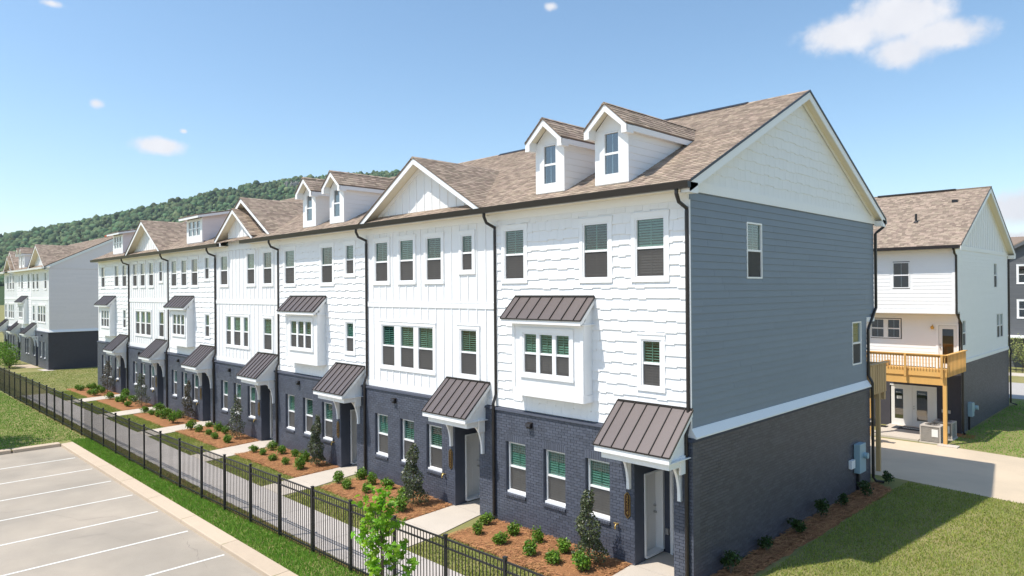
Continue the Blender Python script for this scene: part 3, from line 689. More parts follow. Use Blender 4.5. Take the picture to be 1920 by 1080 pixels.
def doghouse(T, xc, cl):
    """Gabled roof dormer flush with the wall below."""
    hw, zb, zw = .515, 9.44, 10.93; za, zf, half, yr = 11.53, 10.93, .67, -.3; s = (za-zf)/half
    yb_ = (zw-EZ)/SL+EY
    m = MB(); wx0, wx1, wz0, wz1 = -.25, .25, 9.745, 10.83
    for (a, b, c, d) in rects_minus([(-hw, hw, zb, zw-.02)], [(wx0, wx1, wz0, wz1)]): m.box(xc+a, xc+b, 0, .06, c, d)
    m.prism([(xc-hw, 0, zw-.02), (xc+hw, 0, zw-.02), (xc, 0, za-.12)], (0, .06, 0))
    for sg in (-1, 1):
        x = xc+sg*hw; q = [(x, .06, zb+.06), (x, yb_+.1, zw+.02), (x, .06, zw+.02)]
        m.prism(q if sg > 0 else q[::-1], (-sg*.04, 0, 0))
    D = m.build('dormer', WHITE, T)
    m = MB()
    for (a, b, c, d) in rects_minus([(-hw-.012, hw+.012, zb+.08, zw-.05)], [(-.26, .26, 9.73, 10.84)]): m.box(xc+a, xc+b, -.024, -.001, c, d)
    rake_boards(m, xc, half, za-.02, zf-.02, yr, yr+.03, .19)
    for sg in (-1, 1):                                   # boxed cornice returns and eave fascias
        q = [(xc+sg*(half-.16), yr+.001, zf-.24), (xc+sg*half, yr+.001, zf-.24), (xc+sg*half, yr+.001, zf-.05), (xc+sg*(half-.16), yr+.001, zf+.08)]; m.prism(q if sg < 0 else q[::-1], (0, -yr-.002, 0))
        yb2 = (zf-.1-EZ)/SL+EY; x0, x1 = sorted((xc+sg*(half-.025), xc+sg*half)); m.prism([(x0, -.001, zf-.18), (x0, yb2-.16, zf-.18), (x0, yb2+.12, zf-.04), (x0, -.001, zf-.04)], (x1-x0, 0, 0))
        x0, x1 = sorted((xc+sg*hw, xc+sg*(half-.025))); m.box(x0, x1, -.001, yb2-.16, zf-.16, zf-.135)
    m.build('trim_board', TRIM, D)
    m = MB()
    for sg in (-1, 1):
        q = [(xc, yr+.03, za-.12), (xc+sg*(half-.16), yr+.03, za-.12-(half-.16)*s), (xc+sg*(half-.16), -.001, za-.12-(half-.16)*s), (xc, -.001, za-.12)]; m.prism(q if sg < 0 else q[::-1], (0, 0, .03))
    m.build('soffit', BOUNCE_CREAM, D)
    for sg in (1, -1):
        fr = frame((xc+sg*(hw+.001), 0, 0), (0, sg, 0), (0, 0, 1)); z = zb+.1; P = []
        while z < zw-.06:
            ymax = (min(z+.02, zw)-EZ)/SL+EY+.05; e = min(z+.177, zw-.05)
            y1 = max(.06, (z-EZ)/SL+EY); 
            if y1 > .065 or True:
                a, b = (.0, (z+.17-EZ)/SL+EY+.3); P.append(rect_poly((a, b, z, e) if sg > 0 else (-b, -a, z, e)))
            z += .177
        pieces('siding_plank', P, fr, .003, .013, WHITE, D, len(P), cl)
    m = MB(); m.box(xc-.4, xc+.4, .3, .33, 9.6, 10.9); m.build('dark_room_sheet', DARKIN, D)
    window(T, xc, wz0+.03, [(-.215, .215)], 1.03, 'plain', blind=False, y=-.004)
    m = MB(); yend = (za-EZ)/SL+EY
    for sg in (-1, 1):
        yf = (zf-EZ)/SL+EY; q = [(xc+sg*half, yr-.02, zf), (xc, yr-.02, za), (xc, yend, za), (xc+sg*half, yf, zf)]
        m.prism([tuple(Vector(p)-Vector((0, 0, .035))) for p in (q if sg < 0 else q[::-1])][::-1], (0, 0, .035))
    gr = m.build('dormer_roof', SHINGB, T)
    for sg in (-1, 1):
        yf = (zf-EZ)/SL+EY; up_ = Vector((-sg*half, 0, za-zf)).normalized()
        if sg > 0: pts = [(xc+half, yr-.03, zf+.002), (xc+half, yf, zf+.002), (xc, yend, za+.002), (xc, yr-.03, za+.002)]; ux = (0, 1, 0)
        else: pts = [(xc-half, yf, zf+.002), (xc-half, yr-.03, zf+.002), (xc, yr-.03, za+.002), (xc, yend, za+.002)]; ux = (0, -1, 0)
        roof_plane(gr, pts, ux, up_)
    m = MB(); y = yr-.03
    while y < yend-.1: m.prism([(xc-.1, y, za-.045), (xc, y, za+.02), (xc+.1, y, za-.045)][::-1], (0, .196, 0)); y += .2
    m.build('ridge_cap', SHING, gr, kind='stuff')
def shed_dormer(T, xc, hw):
    zb, zw = 9.5, 10.82; sl = .2; yr = -.35; zr = 10.95; 
    yend = (zr-sl*yr-EZ+SL*EY)/(SL-sl); m = MB(); tw = 1.62
    for (a, b, c, d) in rects_minus([(-hw, hw, zb, zw)], [(-tw/2-.03, tw/2+.03, 9.9, 10.72)]): m.box(xc+a, xc+b, 0, .06, c, d)
    zt = lambda y: zr+sl*(y-yr)-.06
    for sg in (-1, 1):
        x = xc+sg*hw; q = [(x, .06, zb+.1), (x, yend, zt(yend)), (x, .06, zt(.06))]; m.prism(q if sg > 0 else q[::-1], (-sg*.04, 0, 0))
    D = m.build('shed_dormer', SHADESIDE, T)
    m = MB()
    for (a, b, c, d) in rects_minus([(-hw-.012, hw+.012, zb+.05, zw-.02)], [(-tw/2-.04, tw/2+.04, 9.89, 10.73)]): m.box(xc+a, xc+b, -.024, -.001, c, d)
    m.box(xc-hw-.3, xc+hw+.3, yr+.001, yr+.03, zr-.16, zr-.036); m.box(xc-hw-.28, xc+hw+.28, yr+.03, -.001, zr-.1, zr-.075)
    for sg in (-1, 1):
        x0 = xc+sg*(hw+.28); m.prism([(x0, yr+.03, zr-.16), (x0, yend-.5, zt(yend-.5)-.1), (x0, yend-.1, zt(yend-.1)+.02), (x0, yr+.03, zr-.036)], (.02, 0, 0))
    m.build('trim_board', TRIM, D)
    for sg in (1, -1):
        fr = frame((xc+sg*(hw+.001), 0, 0), (0, sg, 0), (0, 0, 1)); z = zb+.1; P = []
        while z < 12:
            a = max(0, (z-zr)/sl+yr+.5); b = (z+.177-EZ)/SL+EY+.2
            if b > a+.1 and b < yend+.3: P.append(rect_poly((a, b, z, z+.177) if sg > 0 else (-b, -a, z, z+.177)))
            z += .177
        pieces('siding_plank', P, fr, .003, .012, SHADESIDE, D)
    m = MB(); m.box(xc-hw+.1, xc+hw-.1, .3, .33, 9.7, 10.75); m.build('dark_room_sheet', DARKIN, D)
    window(T, xc, 9.93, tri(tw, .1), .76, 'plain', blind=False, y=-.004)
    m = MB(); q = [(xc-hw-.3, yr-.02, zr), (xc+hw+.3, yr-.02, zr), (xc+hw+.3, yend, zr+sl*(yend-yr)), (xc-hw-.3, yend, zr+sl*(yend-yr))]; m.prism([tuple(Vector(p)-Vector((0, 0, .035))) for p in q], (0, 0, .034))
    gr = m.build('dormer_roof', SHINGB, T); roof_plane(gr, q, (1, 0, 0), (0, 1, sl))

XB = [0, -6.55, -13.47, -20.48, -27.46, -34.32, -41.74, -48.95]
def P1(w): return [(-w/2, w/2)]
W3 = lambda *cs: [(c, w, z, h) for c, w, z, h in cs]
U = [
 dict(label='end townhouse with two gabled dormers, staggered shakes and a slate-blue lap-sided end wall', bb=False, end=True, ind=1, bricks=300, num='3214',
      gf=[-5.66, -4.17, -2.68], entry=(-1.53, -.42), canopy=(-2.07, .07), bay=(-5.45, -2.88, -4.17, 1.63), bayroof=(-5.71, -2.77), spout=-.035,
      w3=[(-5.73, .74, 7.17, 1.39), (-2.74, .76, 7.15, 1.37), (-1.07, .77, 7.15, 1.38)], w2=[(-1.06, P1(.48), 4.49, 1.07)], dorms=[-4.31, -2.2], dorm_foot=[(-4.31, .48), (-2.2, .48)], vent=(-6.3, -1.6)),
 dict(label='board and batten townhouse with one wide front gable, next to the end townhouse', bb=True, ind=1, num='3212',
      gf=[-5.91, -4.37, -2.88], entry=(-1.82, -.67), canopy=(-2.32, -.25), spout=.03,
      w3=[(-5.95, .74, 7.2, 1.37), (-4.44, .75, 7.2, 1.37), (-2.93, .73, 7.2, 1.36), (-1.27, .45, 7.48, 1.05)], w2=[(-4.47, [(-1.45, -.72), (-.34, .4), (.67, 1.45)], 4.2, 1.39), (-1.23, P1(.73), 4.22, 1.36)],
      gable=(-3.45, 3.3, 11.25, 9.28, 0., -.45), vent=(-6.2, -4.6)),
 dict(label='shake-clad townhouse with two gabled dormers, standing between two gabled board and batten houses', bb=False, ind=1, num='3210',
      gf=[-5.87, -4.33, -2.78], entry=(-1.73, -.61), canopy=(-2.23, -.12), bay=(-5.62, -2.97, -4.31, 1.7), bayroof=(-5.96, -2.88), spout=.03,
      w3=[(-5.97, .8, 7.2, 1.4), (-2.85, .8, 7.2, 1.39), (-1.15, .5, 7.52, 1.06)], w2=[(-1.18, P1(.48), 4.55, 1.06)], dorms=[-4.22, -2.06], dorm_foot=[(-4.22, .48), (-2.06, .48)]),
 dict(label='board and batten townhouse with a small gable nested in front of its big gable', bb=True, num='3208',
      gf=[-5.76, -4.22, -2.66], entry=(-1.63, -.5), canopy=(-2.14, -.14), spout=.03,
      w3=[(-5.89, .79, 7.24, 1.39), (-2.81, .74, 7.24, 1.39), (-1.07, .78, 7.23, 1.39)], w2=[(-4.4, [(-1.24, -.71), (-.34, .39), (.77, 1.24)], 4.26, 1.36), (-1.09, P1(.75), 4.23, 1.38)],
      gable=(-3.58, 3.22, 11.35, 9.36, .35, -.15), inner=(-3.97, 2.12, 10.85, 9.44, -5.35, -2.75), cut=(-5.35, -2.75), vent=(-5, -2)),
 dict(label='shake-clad townhouse with a three-pane shed dormer, next to the nested gables', bb=False, num='3206',
      gf=[-5.78, -4.23, -2.65], entry=(-1.6, -.5), canopy=(-2.07, -.07), bay=(-5.6, -2.94, -4.19, 1.72), bayroof=(-5.92, -2.85), spout=.03,
      w3=[(-5.97, .76, 7.25, 1.39), (-4.41, .72, 7.25, 1.37), (-2.84, .79, 7.25, 1.39), (-1.11, .46, 7.57, 1.08)], w2=[(-1.11, P1(.48), 4.55, 1.09)], shed=(-2.81, 1.09)),
 dict(label='board and batten townhouse with one wide gable between two houses with shed dormers', bb=True, num='3204',
      gf=[-5.98, -4.42, -2.79], entry=(-1.75, -.7), canopy=(-2.23, -.31), spout=.03,
      w3=[(-6.19, .78, 7.31, 1.38), (-4.63, .77, 7.31, 1.38), (-3.04, .73, 7.3, 1.38), (-1.32, .47, 7.56, 1.11)], w2=[(-4.6, [(-1.43, -.7), (-.38, .34), (.61, 1.43)], 4.24, 1.41), (-1.23, P1(.75), 4.24, 1.43)],
      gable=(-3.47, 3.3, 11.3, 9.3, 0., -.45)),
 dict(label='far end townhouse of the long row, shake-clad with a shed dormer beside the open lawn', bb=False, num='3202',
      gf=[-5.69, -4.14, -2.55], entry=(-1.6, -.5), canopy=(-2.17, -.11), bay=(-5.6, -2.94, -4.06, 1.76), bayroof=(-5.92, -2.85), spout=.03,
      w3=[(-6.0, .74, 7.31, 1.39), (-2.73, .79, 7.34, 1.36), (-.99, .79, 7.32, 1.38)], w2=[(-1.01, P1(.5), 4.55, 1.12)], shed=(-2.38, 1.09)),
]
houses = [townhouse(XB[i], XB[i]-XB[i+1], U[i]) for i in range(7)]

def end_wall(T, x, sgn, side_mat, br, bj, detail, plank_ind, shake_ind, wins=(), lx=0., dep=D1, dep3=D3):
    """Gable end wall of a row, in the plane x (local), facing +x."""
    fr = frame((x, 0, 0), (0, 1, 0), (0, 0, 1)); frb = frame((x+.09, 0, 0), (0, 1, 0), (0, 0, 1)); cl = Vector(CAM)-T.location
    bw = wall_slab('end_brick_wall', bj, T, frb, -.09, dep, -.2, HB, [], .2)
    if detail: pieces('brick', bond(-.1, dep, 0, HB-.075), frb, .011, .011, br, bw, 0, cl)
    m = MB(); m.prism([(x+.07, -.1, HB-.07), (x+.15, -.1, HB-.07), (x+.13, -.1, HB-.01), (x+.07, -.1, HB+.01)][::-1], (0, dep+.1, 0)); m.build('ledge', bj, bw)
    m = MB(); m.prism([(x+.001, -.03, HB+.012), (x+.16, -.03, HB-.002), (x+.16, -.03, HB+.03), (x+.03, -.03, HB+.22), (x+.001, -.03, HB+.22)][::-1], (0, dep+.03, 0)); m.build('skirt_board', TRIM, T)
    holes = [(y0, y1, z0, z1) for y0, y1, z0, z1 in wins]
    ew = wall_slab('end_siding_wall', side_mat, T, fr, 0, dep, HB+.012, HE+.1, holes, .12)
    wall_slab('end_overhang_wall', side_mat, T, fr, dep, dep3, 5.75, HE+.1, [], .12)
    P = laps(.0, dep, HB+.22, HE, holes)
    P = [p for p in P if p[0][1] < 5.8]+[q for q in laps(.0, dep3, HB+.22, HE, holes) if q[0][1] >= 5.8]
    pieces('siding_plank', P, fr, .003, .019, side_mat, ew, plank_ind, cl)
    m = MB(); m.box(x-.1, x+.03, dep+.001, dep3-.03, 5.62, 5.78); m.build('trim_board', TRIM, ew)
    for (y0, y1, z0, z1) in wins: window(T, 0, 0, [(-(y1-y0)/2+.05, (y1-y0)/2-.05)], z1-z0-.1, 'plain', rot=R(90), loc=(x+.0, (y0+y1)/2, z0+.05))
    m = MB(); m.box(x-.4, x-.36, .3, dep-.3, 3.6, 9); m.build('dark_room_sheet', DARKIN, ew)
    # gable triangle
    half = RY; ga = MB(); zc = lambda y: EZ+SL*((y if y < RY else D3-y)-EY)-.05
    ga.prism([(x, 0, HE+.1), (x, D3, HE+.1), (x, D3, zc(D3)), (x, RY, RZ-.1), (x, 0, zc(0))], (-.1, 0, 0)); G = ga.build('gable_wall', WHITE if detail else side_mat, T)
    reg = [(.05, HE+.25), (D3-.05, HE+.25), (D3-.05, zc(D3-.05)-.1), (RY, RZ-.2), (.05, zc(.05)-.1)]
    S = [q for q in (clip(p, reg) for p in shakes(0, D3, HE+.25, RZ, ex=.28)) if len(q) > 2]
    if detail: pieces('shake', S, frame((x+.002, 0, 0), (0, 1, 0), (0, 0, 1)), .003, .018, WHITE, G, shake_ind, cl)
    m = MB(); m.box(x+.003, x+.034, -.03, dep3+.03, HE, HE+.25); m.build('frieze_board', TRIM if detail else side_mat, G)
    m = MB(); ov = .3 if detail else .1
    for a, b in (((EY, EZ), (RY, RZ)), ((RY, RZ), (D3-EY, EZ))):
        m.prism([(x+ov-.03, a[0], a[1]-.25), (x+ov-.03, b[0], b[1]-.25), (x+ov-.03, b[0], b[1]-.03), (x+ov-.03, a[0], a[1]-.03)], (.028, 0, 0))
        m.prism([(x+.034, a[0], a[1]-.27), (x+.034, b[0], b[1]-.27), (x+.034, b[0], b[1]-.1), (x+.034, a[0], a[1]-.1)], (.02, 0, 0))
    m.box(x+.034, x+ov-.031, EY, -.03, 9.02, 9.2); m.box(x+ov-.03, x+ov-.002, EY, -.1, 9.0, 9.24)
    m.box(x+.034, x+ov-.031, D3+.03, D3-EY, 9.02, 9.2); m.box(x+ov-.03, x+ov-.002, D3+.1, D3-EY, 9.0, 9.24)
    m.build('rake_board', TRIM, G)
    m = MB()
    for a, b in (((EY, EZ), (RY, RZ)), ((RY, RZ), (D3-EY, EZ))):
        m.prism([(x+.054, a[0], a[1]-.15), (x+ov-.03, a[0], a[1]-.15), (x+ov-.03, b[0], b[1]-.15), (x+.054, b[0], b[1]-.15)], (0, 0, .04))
    m.build('soffit', BOUNCE_CREAM, G)
    m = MB()
    for a, b in (((EY-.02, EZ), (RY, RZ)), ((RY, RZ), (D3-EY+.02, EZ))): m.prism([(x+ov, a[0], a[1]-.04), (x+ov, b[0], b[1]-.04), (x+ov, b[0], b[1]+.022), (x+ov, a[0], a[1]+.022)], (.02, 0, 0))
    m.build('drip_edge', BRONZE, G)
    return G
end_wall(houses[0], 0, 1, SLATE, CHAR, CHARJ, True, 300, 300, [(2.8, 3.68, 7.08, 8.57), (10.28, 11.14, 4.2, 5.67)])
m = MB(); m.tube([(.2, D3+.47, 9.12), (.2, D3+.47, 9.0), (.12, D3+.2, 8.85), (.06, D3+.06, 8.75), (.06, D3+.05, 6.1), (.06, D1+.1, 5.45), (.06, D1+.02, 5.35), (.06, D1+.02, 3.75), (.17, D1+.06, 3.5), (.17, D1+.06, .2), (.25, D1+.1, .08), (.45, D1+.25, .05)], .05, 8); m.build('downspout', BRONZE, houses[0])
m = MB(); m.box(-7, .3, D3+.42, D3+.55, 9.1, 9.24); m.build('gutter', BRONZE, houses[0])
# plain rear and far end of the long row
m = MB(); m.box(-48.9, -.0, D1-.1, D1, 0, 5.75); m.box(-48.9, -.02, D3-.1, D3, 5.7, 9.15); m.box(-48.9, 0, D1+.001, D3-.101, 5.7, 5.76); m.build('rear_wall', WHITE, houses[0])
m = MB(); m.box(-.1, 0, .05, D1-.1, -.1, 9.1); m.prism([(0, 0, 9.1), (0, D3, 9.1), (0, RY, RZ-.1)], (-.1, 0, 0)); m.build('end_siding_wall', WHITE, houses[6], (-(48.95-41.74)+.12, 0, 0))

# the second row, set out from its right end to the left
XL = [-64.85, -72.3, -79.4, -86.6]
UL = [
 dict(label='near end townhouse of the second row, wide gable over a pale grey blank end wall', bb=True, gf=[-5.9, -4.3, -1.6], entry=(-3.3, -2.3), canopy=(-2.2, -.0), tone='navy',
      w3=[(-6.1, .72, 7.35, 1.4), (-2.7, .74, 7.35, 1.4), (-1.0, .78, 7.35, 1.4)], w2=[(-4.4, [(-1.53, -.72), (-.38, .36), (.7, 1.53)], 4.28, 1.4), (-1.0, P1(.78), 4.28, 1.4)], gable=(-4.2, 3.5, 11.4, 9.3, 0., -.45)),
 dict(label='second row townhouse with two gabled dormers, between two gabled houses', bb=False, gf=[-5.9, -4.9], entry=(-2.0, -.9), canopy=(-2.2, -.1), bay=(-5.6, -2.6, -4.1, 1.7), bayroof=(-5.6, -2.1),
      w3=[(-5.8, .75, 7.4, 1.4), (-2.6, .75, 7.4, 1.4), (-1.1, .45, 7.6, 1.1)], w2=[(-.9, P1(.5), 4.6, 1.1)], dorms=[-3.3, -1.6], dorm_foot=[(-3.3, .48), (-1.6, .48)]),
 dict(label='second row townhouse with a nested gable, at the left border of the view', bb=True, gf=[-5.9, -4.3, -3.0], entry=(-2.0, -.9), canopy=(-2.2, -.1),
      w3=[(-5.1, .75, 7.4, 1.4), (-3.6, .75, 7.4, 1.4), (-2.0, .75, 7.4, 1.4)], w2=[(-3.9, [(-1.4, -.7), (-.36, .36), (.7, 1.4)], 4.3, 1.4), (-.8, P1(.75), 4.3, 1.4)],
      gable=(-3.8, 3.35, 11.45, 9.36, .35, -.15), inner=(-4.0, 2.1, 10.9, 9.44, -5.3, -2.7), cut=(-5.3, -2.7)),
]
# their plans are the mirror image: local x runs from the left party wall
lefts = []
for i in range(3):
    c = UL[i]; w = XL[i]-XL[i+1]
    lefts.append(townhouse(XL[i+1], w, c, mirror=True))
lh = lefts[0]
HG = end_wall_host = bpy.data.objects.new('tmp', None)
Lend = thing('end_wall_tmp', 'x', 'wall', (XL[0], 0, 0))
end_wall(Lend, 0, 1, SHADESIDE, CHAR, CHARJ, False, 0, 0)
for ch in [c for c in bpy.data.objects if c.parent == Lend]:
    ch.parent = lh; ch.matrix_parent_inverse = Matrix.Scale(-1, 4, (1, 0, 0)) @ Matrix.Translation((XL[0]-XL[1], 0, 0)) if False else Matrix.Identity(4)
    ch.scale = (-1, 1, 1); ch.location = (Vector((-(XL[0]-XL[1]), 0, 0)))
bpy.data.objects.remove(Lend); bpy.data.objects.remove(HG)
m = MB()
for a, b in ((-2.3, -1.2), (-5.6, -3.9)):
    m.box(a, b, RY-.18, RY+.05, RZ+.03, RZ+.14)
m.build('ridge_underlayment', ORANGE, lh)

# ------------------------------------------------------------------ neighbour row behind the alley
def neighbour(xr, label, main):
    NY, NY3, NB = 23.2, 22.42, 34.0; NE = 8.55; nry = (NY3+NB)/2; NZ = 8.72; NS = .515; nrz = NZ+NS*(nry-(NY3-.45)); w = 7.0
    T = thing('townhouse', label, 'townhouse', (xr, NY, 0), 'white townhouses behind the alley'); o = Vector((xr, NY, 0)); f = lambda y: y-NY
    cl = Vector(CAM)-o
    frb = frame((0, f(NY)-.0, 0), (1, 0, 0), (0, 0, 1)); HB2 = 3.2
    bw = wall_slab('brick_wall', CHARJ, T, frb, -w, 0, -.1, 3.0, [(-3.0, -.96, -.2, 2.06)], .1)
    w2h = [(-.92, -.1, 2.9, 5.05), (-3.9, -2.45, 4.28, 5.3)]
    w2 = wall_slab('siding_wall', WHITE, T, frb, -w, 0, 3.0, 5.7, w2h, .1)
    pieces('siding_plank', laps(-w, -.06, 3.0, 5.5, [(-.95, -.07, 2.9, 5.08), (-4, -2.35, 4.18, 5.4)]), frb, .003, .013, WHITE, w2, 60 if main else 0, cl)
    fr3 = frame((0, f(NY3), 0), (1, 0, 0), (0, 0, 1)); h3 = [(-2.62, -1.86, 6.74, 8.06)]
    w3 = wall_slab('overhang_wall', WHITE, T, fr3, -w, 0, 5.58, NE, h3, .1)
    pieces('siding_plank', laps(-w, -.1, 5.82, NE-.05, [(-2.74, -1.74, 6.66, 8.14)]), fr3, .003, .014, WHITE, w3, 60 if main else 0, cl)
    m = MB(); m.box(-w, 0, f(NY3)-.03, f(NY3)-.001, 5.58, 5.8); m.box(-.1, .03, f(NY3)-.032, f(NY3)-.001, 5.8, NE); m.build('trim_board', TRIM, w3)
    m = MB(); m.box(-w, 0, f(NY3)+.1, -.001, 5.6, 5.63); m.build('soffit', BOUNCE_CREAM, T)
    window(T, -2.24, 6.82, [(-.33, .33)], 1.16, 'plain', y=f(NY3), blind=False)
    window(T, -3.17, 4.36, [(-.66, -.1), (.1, .62)], .86, 'plain', blind=False)
    m = MB(); m.box(-w, -.1, .35, .37, 3.2, 8.4); m.box(-w, -.9, .12, .14, .1, 2.1); m.build('dark_room_sheet', DARKIN, T)
    # upper door
    m = MB()
    for a, b, c, d in rects_minus([(-.86, -.14, 2.95, 5.0)], [(-.72, -.26, 3.2, 4.84)]): m.box(a, b, .0, .05, c, d)
    dr = m.build('balcony_door', DOORW, T)
    MB().add([(-.72, .015, 3.2), (-.26, .015, 3.2), (-.26, .015, 4.84), (-.72, .015, 4.84)], [(0, 1, 2, 3)]).build('glass_pane', CLEAR, dr)
    m = MB(); m.box(-.98, -.87, -.03, .02, 2.95, 5.1); m.box(-.13, -.05, -.03, .02, 2.95, 5.1); m.box(-.869, -.131, -.03, .02, 5.01, 5.1); m.build('door_frame', TRIM, dr)
    m = MB(); m.tube([(-.8, -.05, 3.95), (-.8, 0, 3.95)], .035, 8); m.tube([(-.8, -.05, 4.1), (-.8, 0, 4.1)], .03, 8); m.build('door_handle', STEEL, dr)
    m = MB(); m.tube([(-1.1, 0, 5.0), (-1.1, -.1, 5.02), (-1.1, -.14, 4.96)], .02, 6); m.tube([(-1.1, -.14, 4.98), (-1.1, -.14, 4.92), (-1.1, -.14, 4.82)], [.03, .09, .05], 10); m.build('wall_lamp', BRASS, T)
    # ground floor double door
    m = MB()
    for a, b, c, d in rects_minus([(-2.95, -2.3, .08, 2.0)], [(-2.8, -2.42, .38, 1.84)])+rects_minus([(-2.02, -1.2, .08, 2.0)], [(-1.83, -1.37, .36, 1.82)]): m.box(a, b, .0, .05, c, d)
    dd = m.build('patio_door', DOORW, T)
    for a, b, c, d in ((-2.8, -2.42, .38, 1.84), (-1.83, -1.37, .36, 1.82)): MB().add([(a, .015, c), (b, .015, c), (b, .015, d), (a, .015, d)], [(0, 1, 2, 3)]).build('glass_pane', CLEAR, dd)
    m = MB(); m.box(-2.299, -2.021, -.02, .05, .08, 2.0); m.box(-1.199, -.97, -.02, .05, .08, 2.0); m.box(-3.0, -.97, -.03, .05, 2.001, 2.06); m.box(-3, -.97, -.05, .05, 0, .079); m.build('door_frame', DOORW, dd)
    m = MB()
    for z in (.93, 1.04): m.tube([(-1.95, -.04, z), (-1.95, 0, z)], .03, 8)
    m.build('door_handle', STEEL, dd)
    if main:
        m = MB()
        for x0, x1 in ((-1.76, -1.45), (-2.74, -2.5)):
            x = x0
            while x < x1-.02: ww = random.uniform(.012, .022); m.box(x, x+ww, .012, .0145, 1.66, 1.69); x += ww+.006
        m.box(-2.7, -2.48, .012, .0145, 1.35, 1.5); m.build('door_print', PRINT, dd)
    # gutter, roof
    m = MB(); m.box(-w, .28, f(NY3)-.58, f(NY3)-.45, NE+.02, NE+.15); m.build('gutter', BRONZE, T)
    m = MB(); m.box(-w, .26, f(NY3)-.45, f(NY3)-.42, NE-.02, NE+.16); m.box(-w, 0, f(NY3)-.42, f(NY3)-.001, NE, NE+.03); m.build('fascia', BOUNCE_CREAM, T)
    cs = 1/math.sqrt(1+NS*NS)
    m = MB(); A = (-w, f(NY3-.45), NZ); Bp = (.35, f(NY3-.45), NZ)
    m.prism([(-w, f(NY3-.45), NZ-.05), (.35, f(NY3-.45), NZ-.05), (.35, f(nry), nrz-.05), (-w, f(nry), nrz-.05)], (0, 0, .048)); m.prism([(-w, f(nry), nrz-.05), (.35, f(nry), nrz-.05), (.35, f(NB+.45), NZ-.05), (-w, f(NB+.45), NZ-.05)], (0, 0, .048))
    rf = m.build('roof', SHINGB, T)
    roof_plane(rf, [A, Bp, (.35, f(nry), nrz), (-w, f(nry), nrz)], (1, 0, 0), (0, cs, NS*cs), thick=.014)
    m = MB(); m.box(-w, .36, f(nry)-.1, f(nry)+.1, nrz-.02, nrz+.03); m.build('ridge_cap', SHING, rf)
    if main:
        yv = f(24.6); zv = NZ+NS*(24.6-NY3+.45); m = MB(); m.tube([(-2.15, yv, zv-.05), (-2.15, yv, zv+.42)], .05, 10); m.tube([(-2.15, yv, zv-.02), (-2.15, yv, zv+.06)], [.13, .06], 10); m.build('vent_pipe', BLACKM, rf)
        yv = f(26.6); zv = NZ+NS*(26.6-NY3+.45); m = MB(); m.box(-1.05, -.8, yv, yv+.2, zv, zv+.16); m.build('roof_vent', BLACKM, rf)
        m = MB(); m.box(-5, -1.2, f(nry)-.16, f(nry)+.16, nrz-.01, nrz+.06); m.build('ridge_vent', BRONZE, rf)
    # end wall
    fr = frame((0, 0, 0), (0, 1, 0), (0, 0, 1)); y1 = f(NB)
    eb = wall_slab('end_brick_wall', CHARJ, T, fr, -.02, y1, -.1, HB2, [], .1, .02)
    if main: pieces('brick', bond(-.02, y1, 0, HB2), frame((.02, 0, 0), (0, 1, 0), (0, 0, 1)), .01, .01, CHAR, eb)
    hl = [(f(30.42), f(31.24), 6.75, 8.1), (f(31.02), f(32.7), 4.0, 5.34), (f(23.6), f(24.25), 4.02, 5.26)]
    es = wall_slab('end_siding_wall', WHITE, T, fr, 0, y1, HB2+.01, NE+.1, hl, .1)
    wall_slab('end_overhang_wall', WHITE, T, fr, f(NY3), -.001, 5.58, NE+.1, [], .1)
    pieces('siding_plank', [p for p in laps(0, y1, HB2+.2, NE, hl) if p[0][1] < 5.6]+[p for p in laps(f(NY3), y1, HB2+.2, NE, hl) if p[0][1] >= 5.6], fr, .003, .012, WHITE, es, 80 if main else 0, cl)
    m = MB(); m.box(.001, .05, -.02, y1, HB2+.01, HB2+.18); m.box(.001, .03, f(NY3), y1, NE, NE+.2); m.build('trim_board', TRIM, es)
    window(T, 0, 0, [(-.36, .36)], 1.25, 'plain', R(90), (0, f(30.83), 6.8)); window(T, 0, 0, [(-.76, -.08), (.08, .76)], 1.24, 'plain', R(90), (0, f(31.86), 4.05)); window(T, 0, 0, [(-.28, .28)], 1.14, 'plain', R(90), (0, f(23.92), 4.07))
    m = MB(); m.prism([(0, f(NY3), NE+.1), (0, y1, NE+.1), (0, f(nry), nrz-.15)], (-.1, 0, 0)); G = m.build('gable_wall', SHADESIDE if False else WHITE, T)
    n = int((NB-NY3)/.4)
    for i in range(1, n):
        y = f(NY3)+i*(NB-NY3)/n; zt = nrz-.3-abs(y-f(nry))*NS
        if zt > NE+.3: MB().box(.001, .02, y-.02, y+.02, NE+.2, zt).build('batten', WHITE, G)
    m = MB(); s2 = MB(); dd_ = MB()
    for a, b in (((f(NY3-.45), NZ), (f(nry), nrz)), ((f(nry), nrz), (f(NB+.45), NZ))):
        m.prism([(.31, a[0], a[1]-.27), (.31, b[0], b[1]-.27), (.31, b[0], b[1]-.05), (.31, a[0], a[1]-.05)], (.03, 0, 0)); m.prism([(.002, a[0], a[1]-.3), (.002, b[0], b[1]-.3), (.002, b[0], b[1]-.12), (.002, a[0], a[1]-.12)], (.02, 0, 0))
        s2.prism([(.022, a[0], a[1]-.17), (.309, a[0], a[1]-.17), (.309, b[0], b[1]-.17), (.022, b[0], b[1]-.17)], (0, 0, .04))
        dd_.prism([(.34, a[0], a[1]-.05), (.34, b[0], b[1]-.05), (.34, b[0], b[1]+.02), (.34, a[0], a[1]+.02)], (.02, 0, 0))
    m.box(.022, .33, f(NB)+.0, f(NB+.42), NZ-.32, NZ-.12)
    m.build('rake_board', TRIM, G); s2.build('soffit', BOUNCE_CREAM, G); dd_.build('drip_edge', BRONZE, G)
    m = MB(); m.box(-w, 0, y1-.1, y1-.001, 0, NE+.1); m.build('rear_wall', WHITE, T)
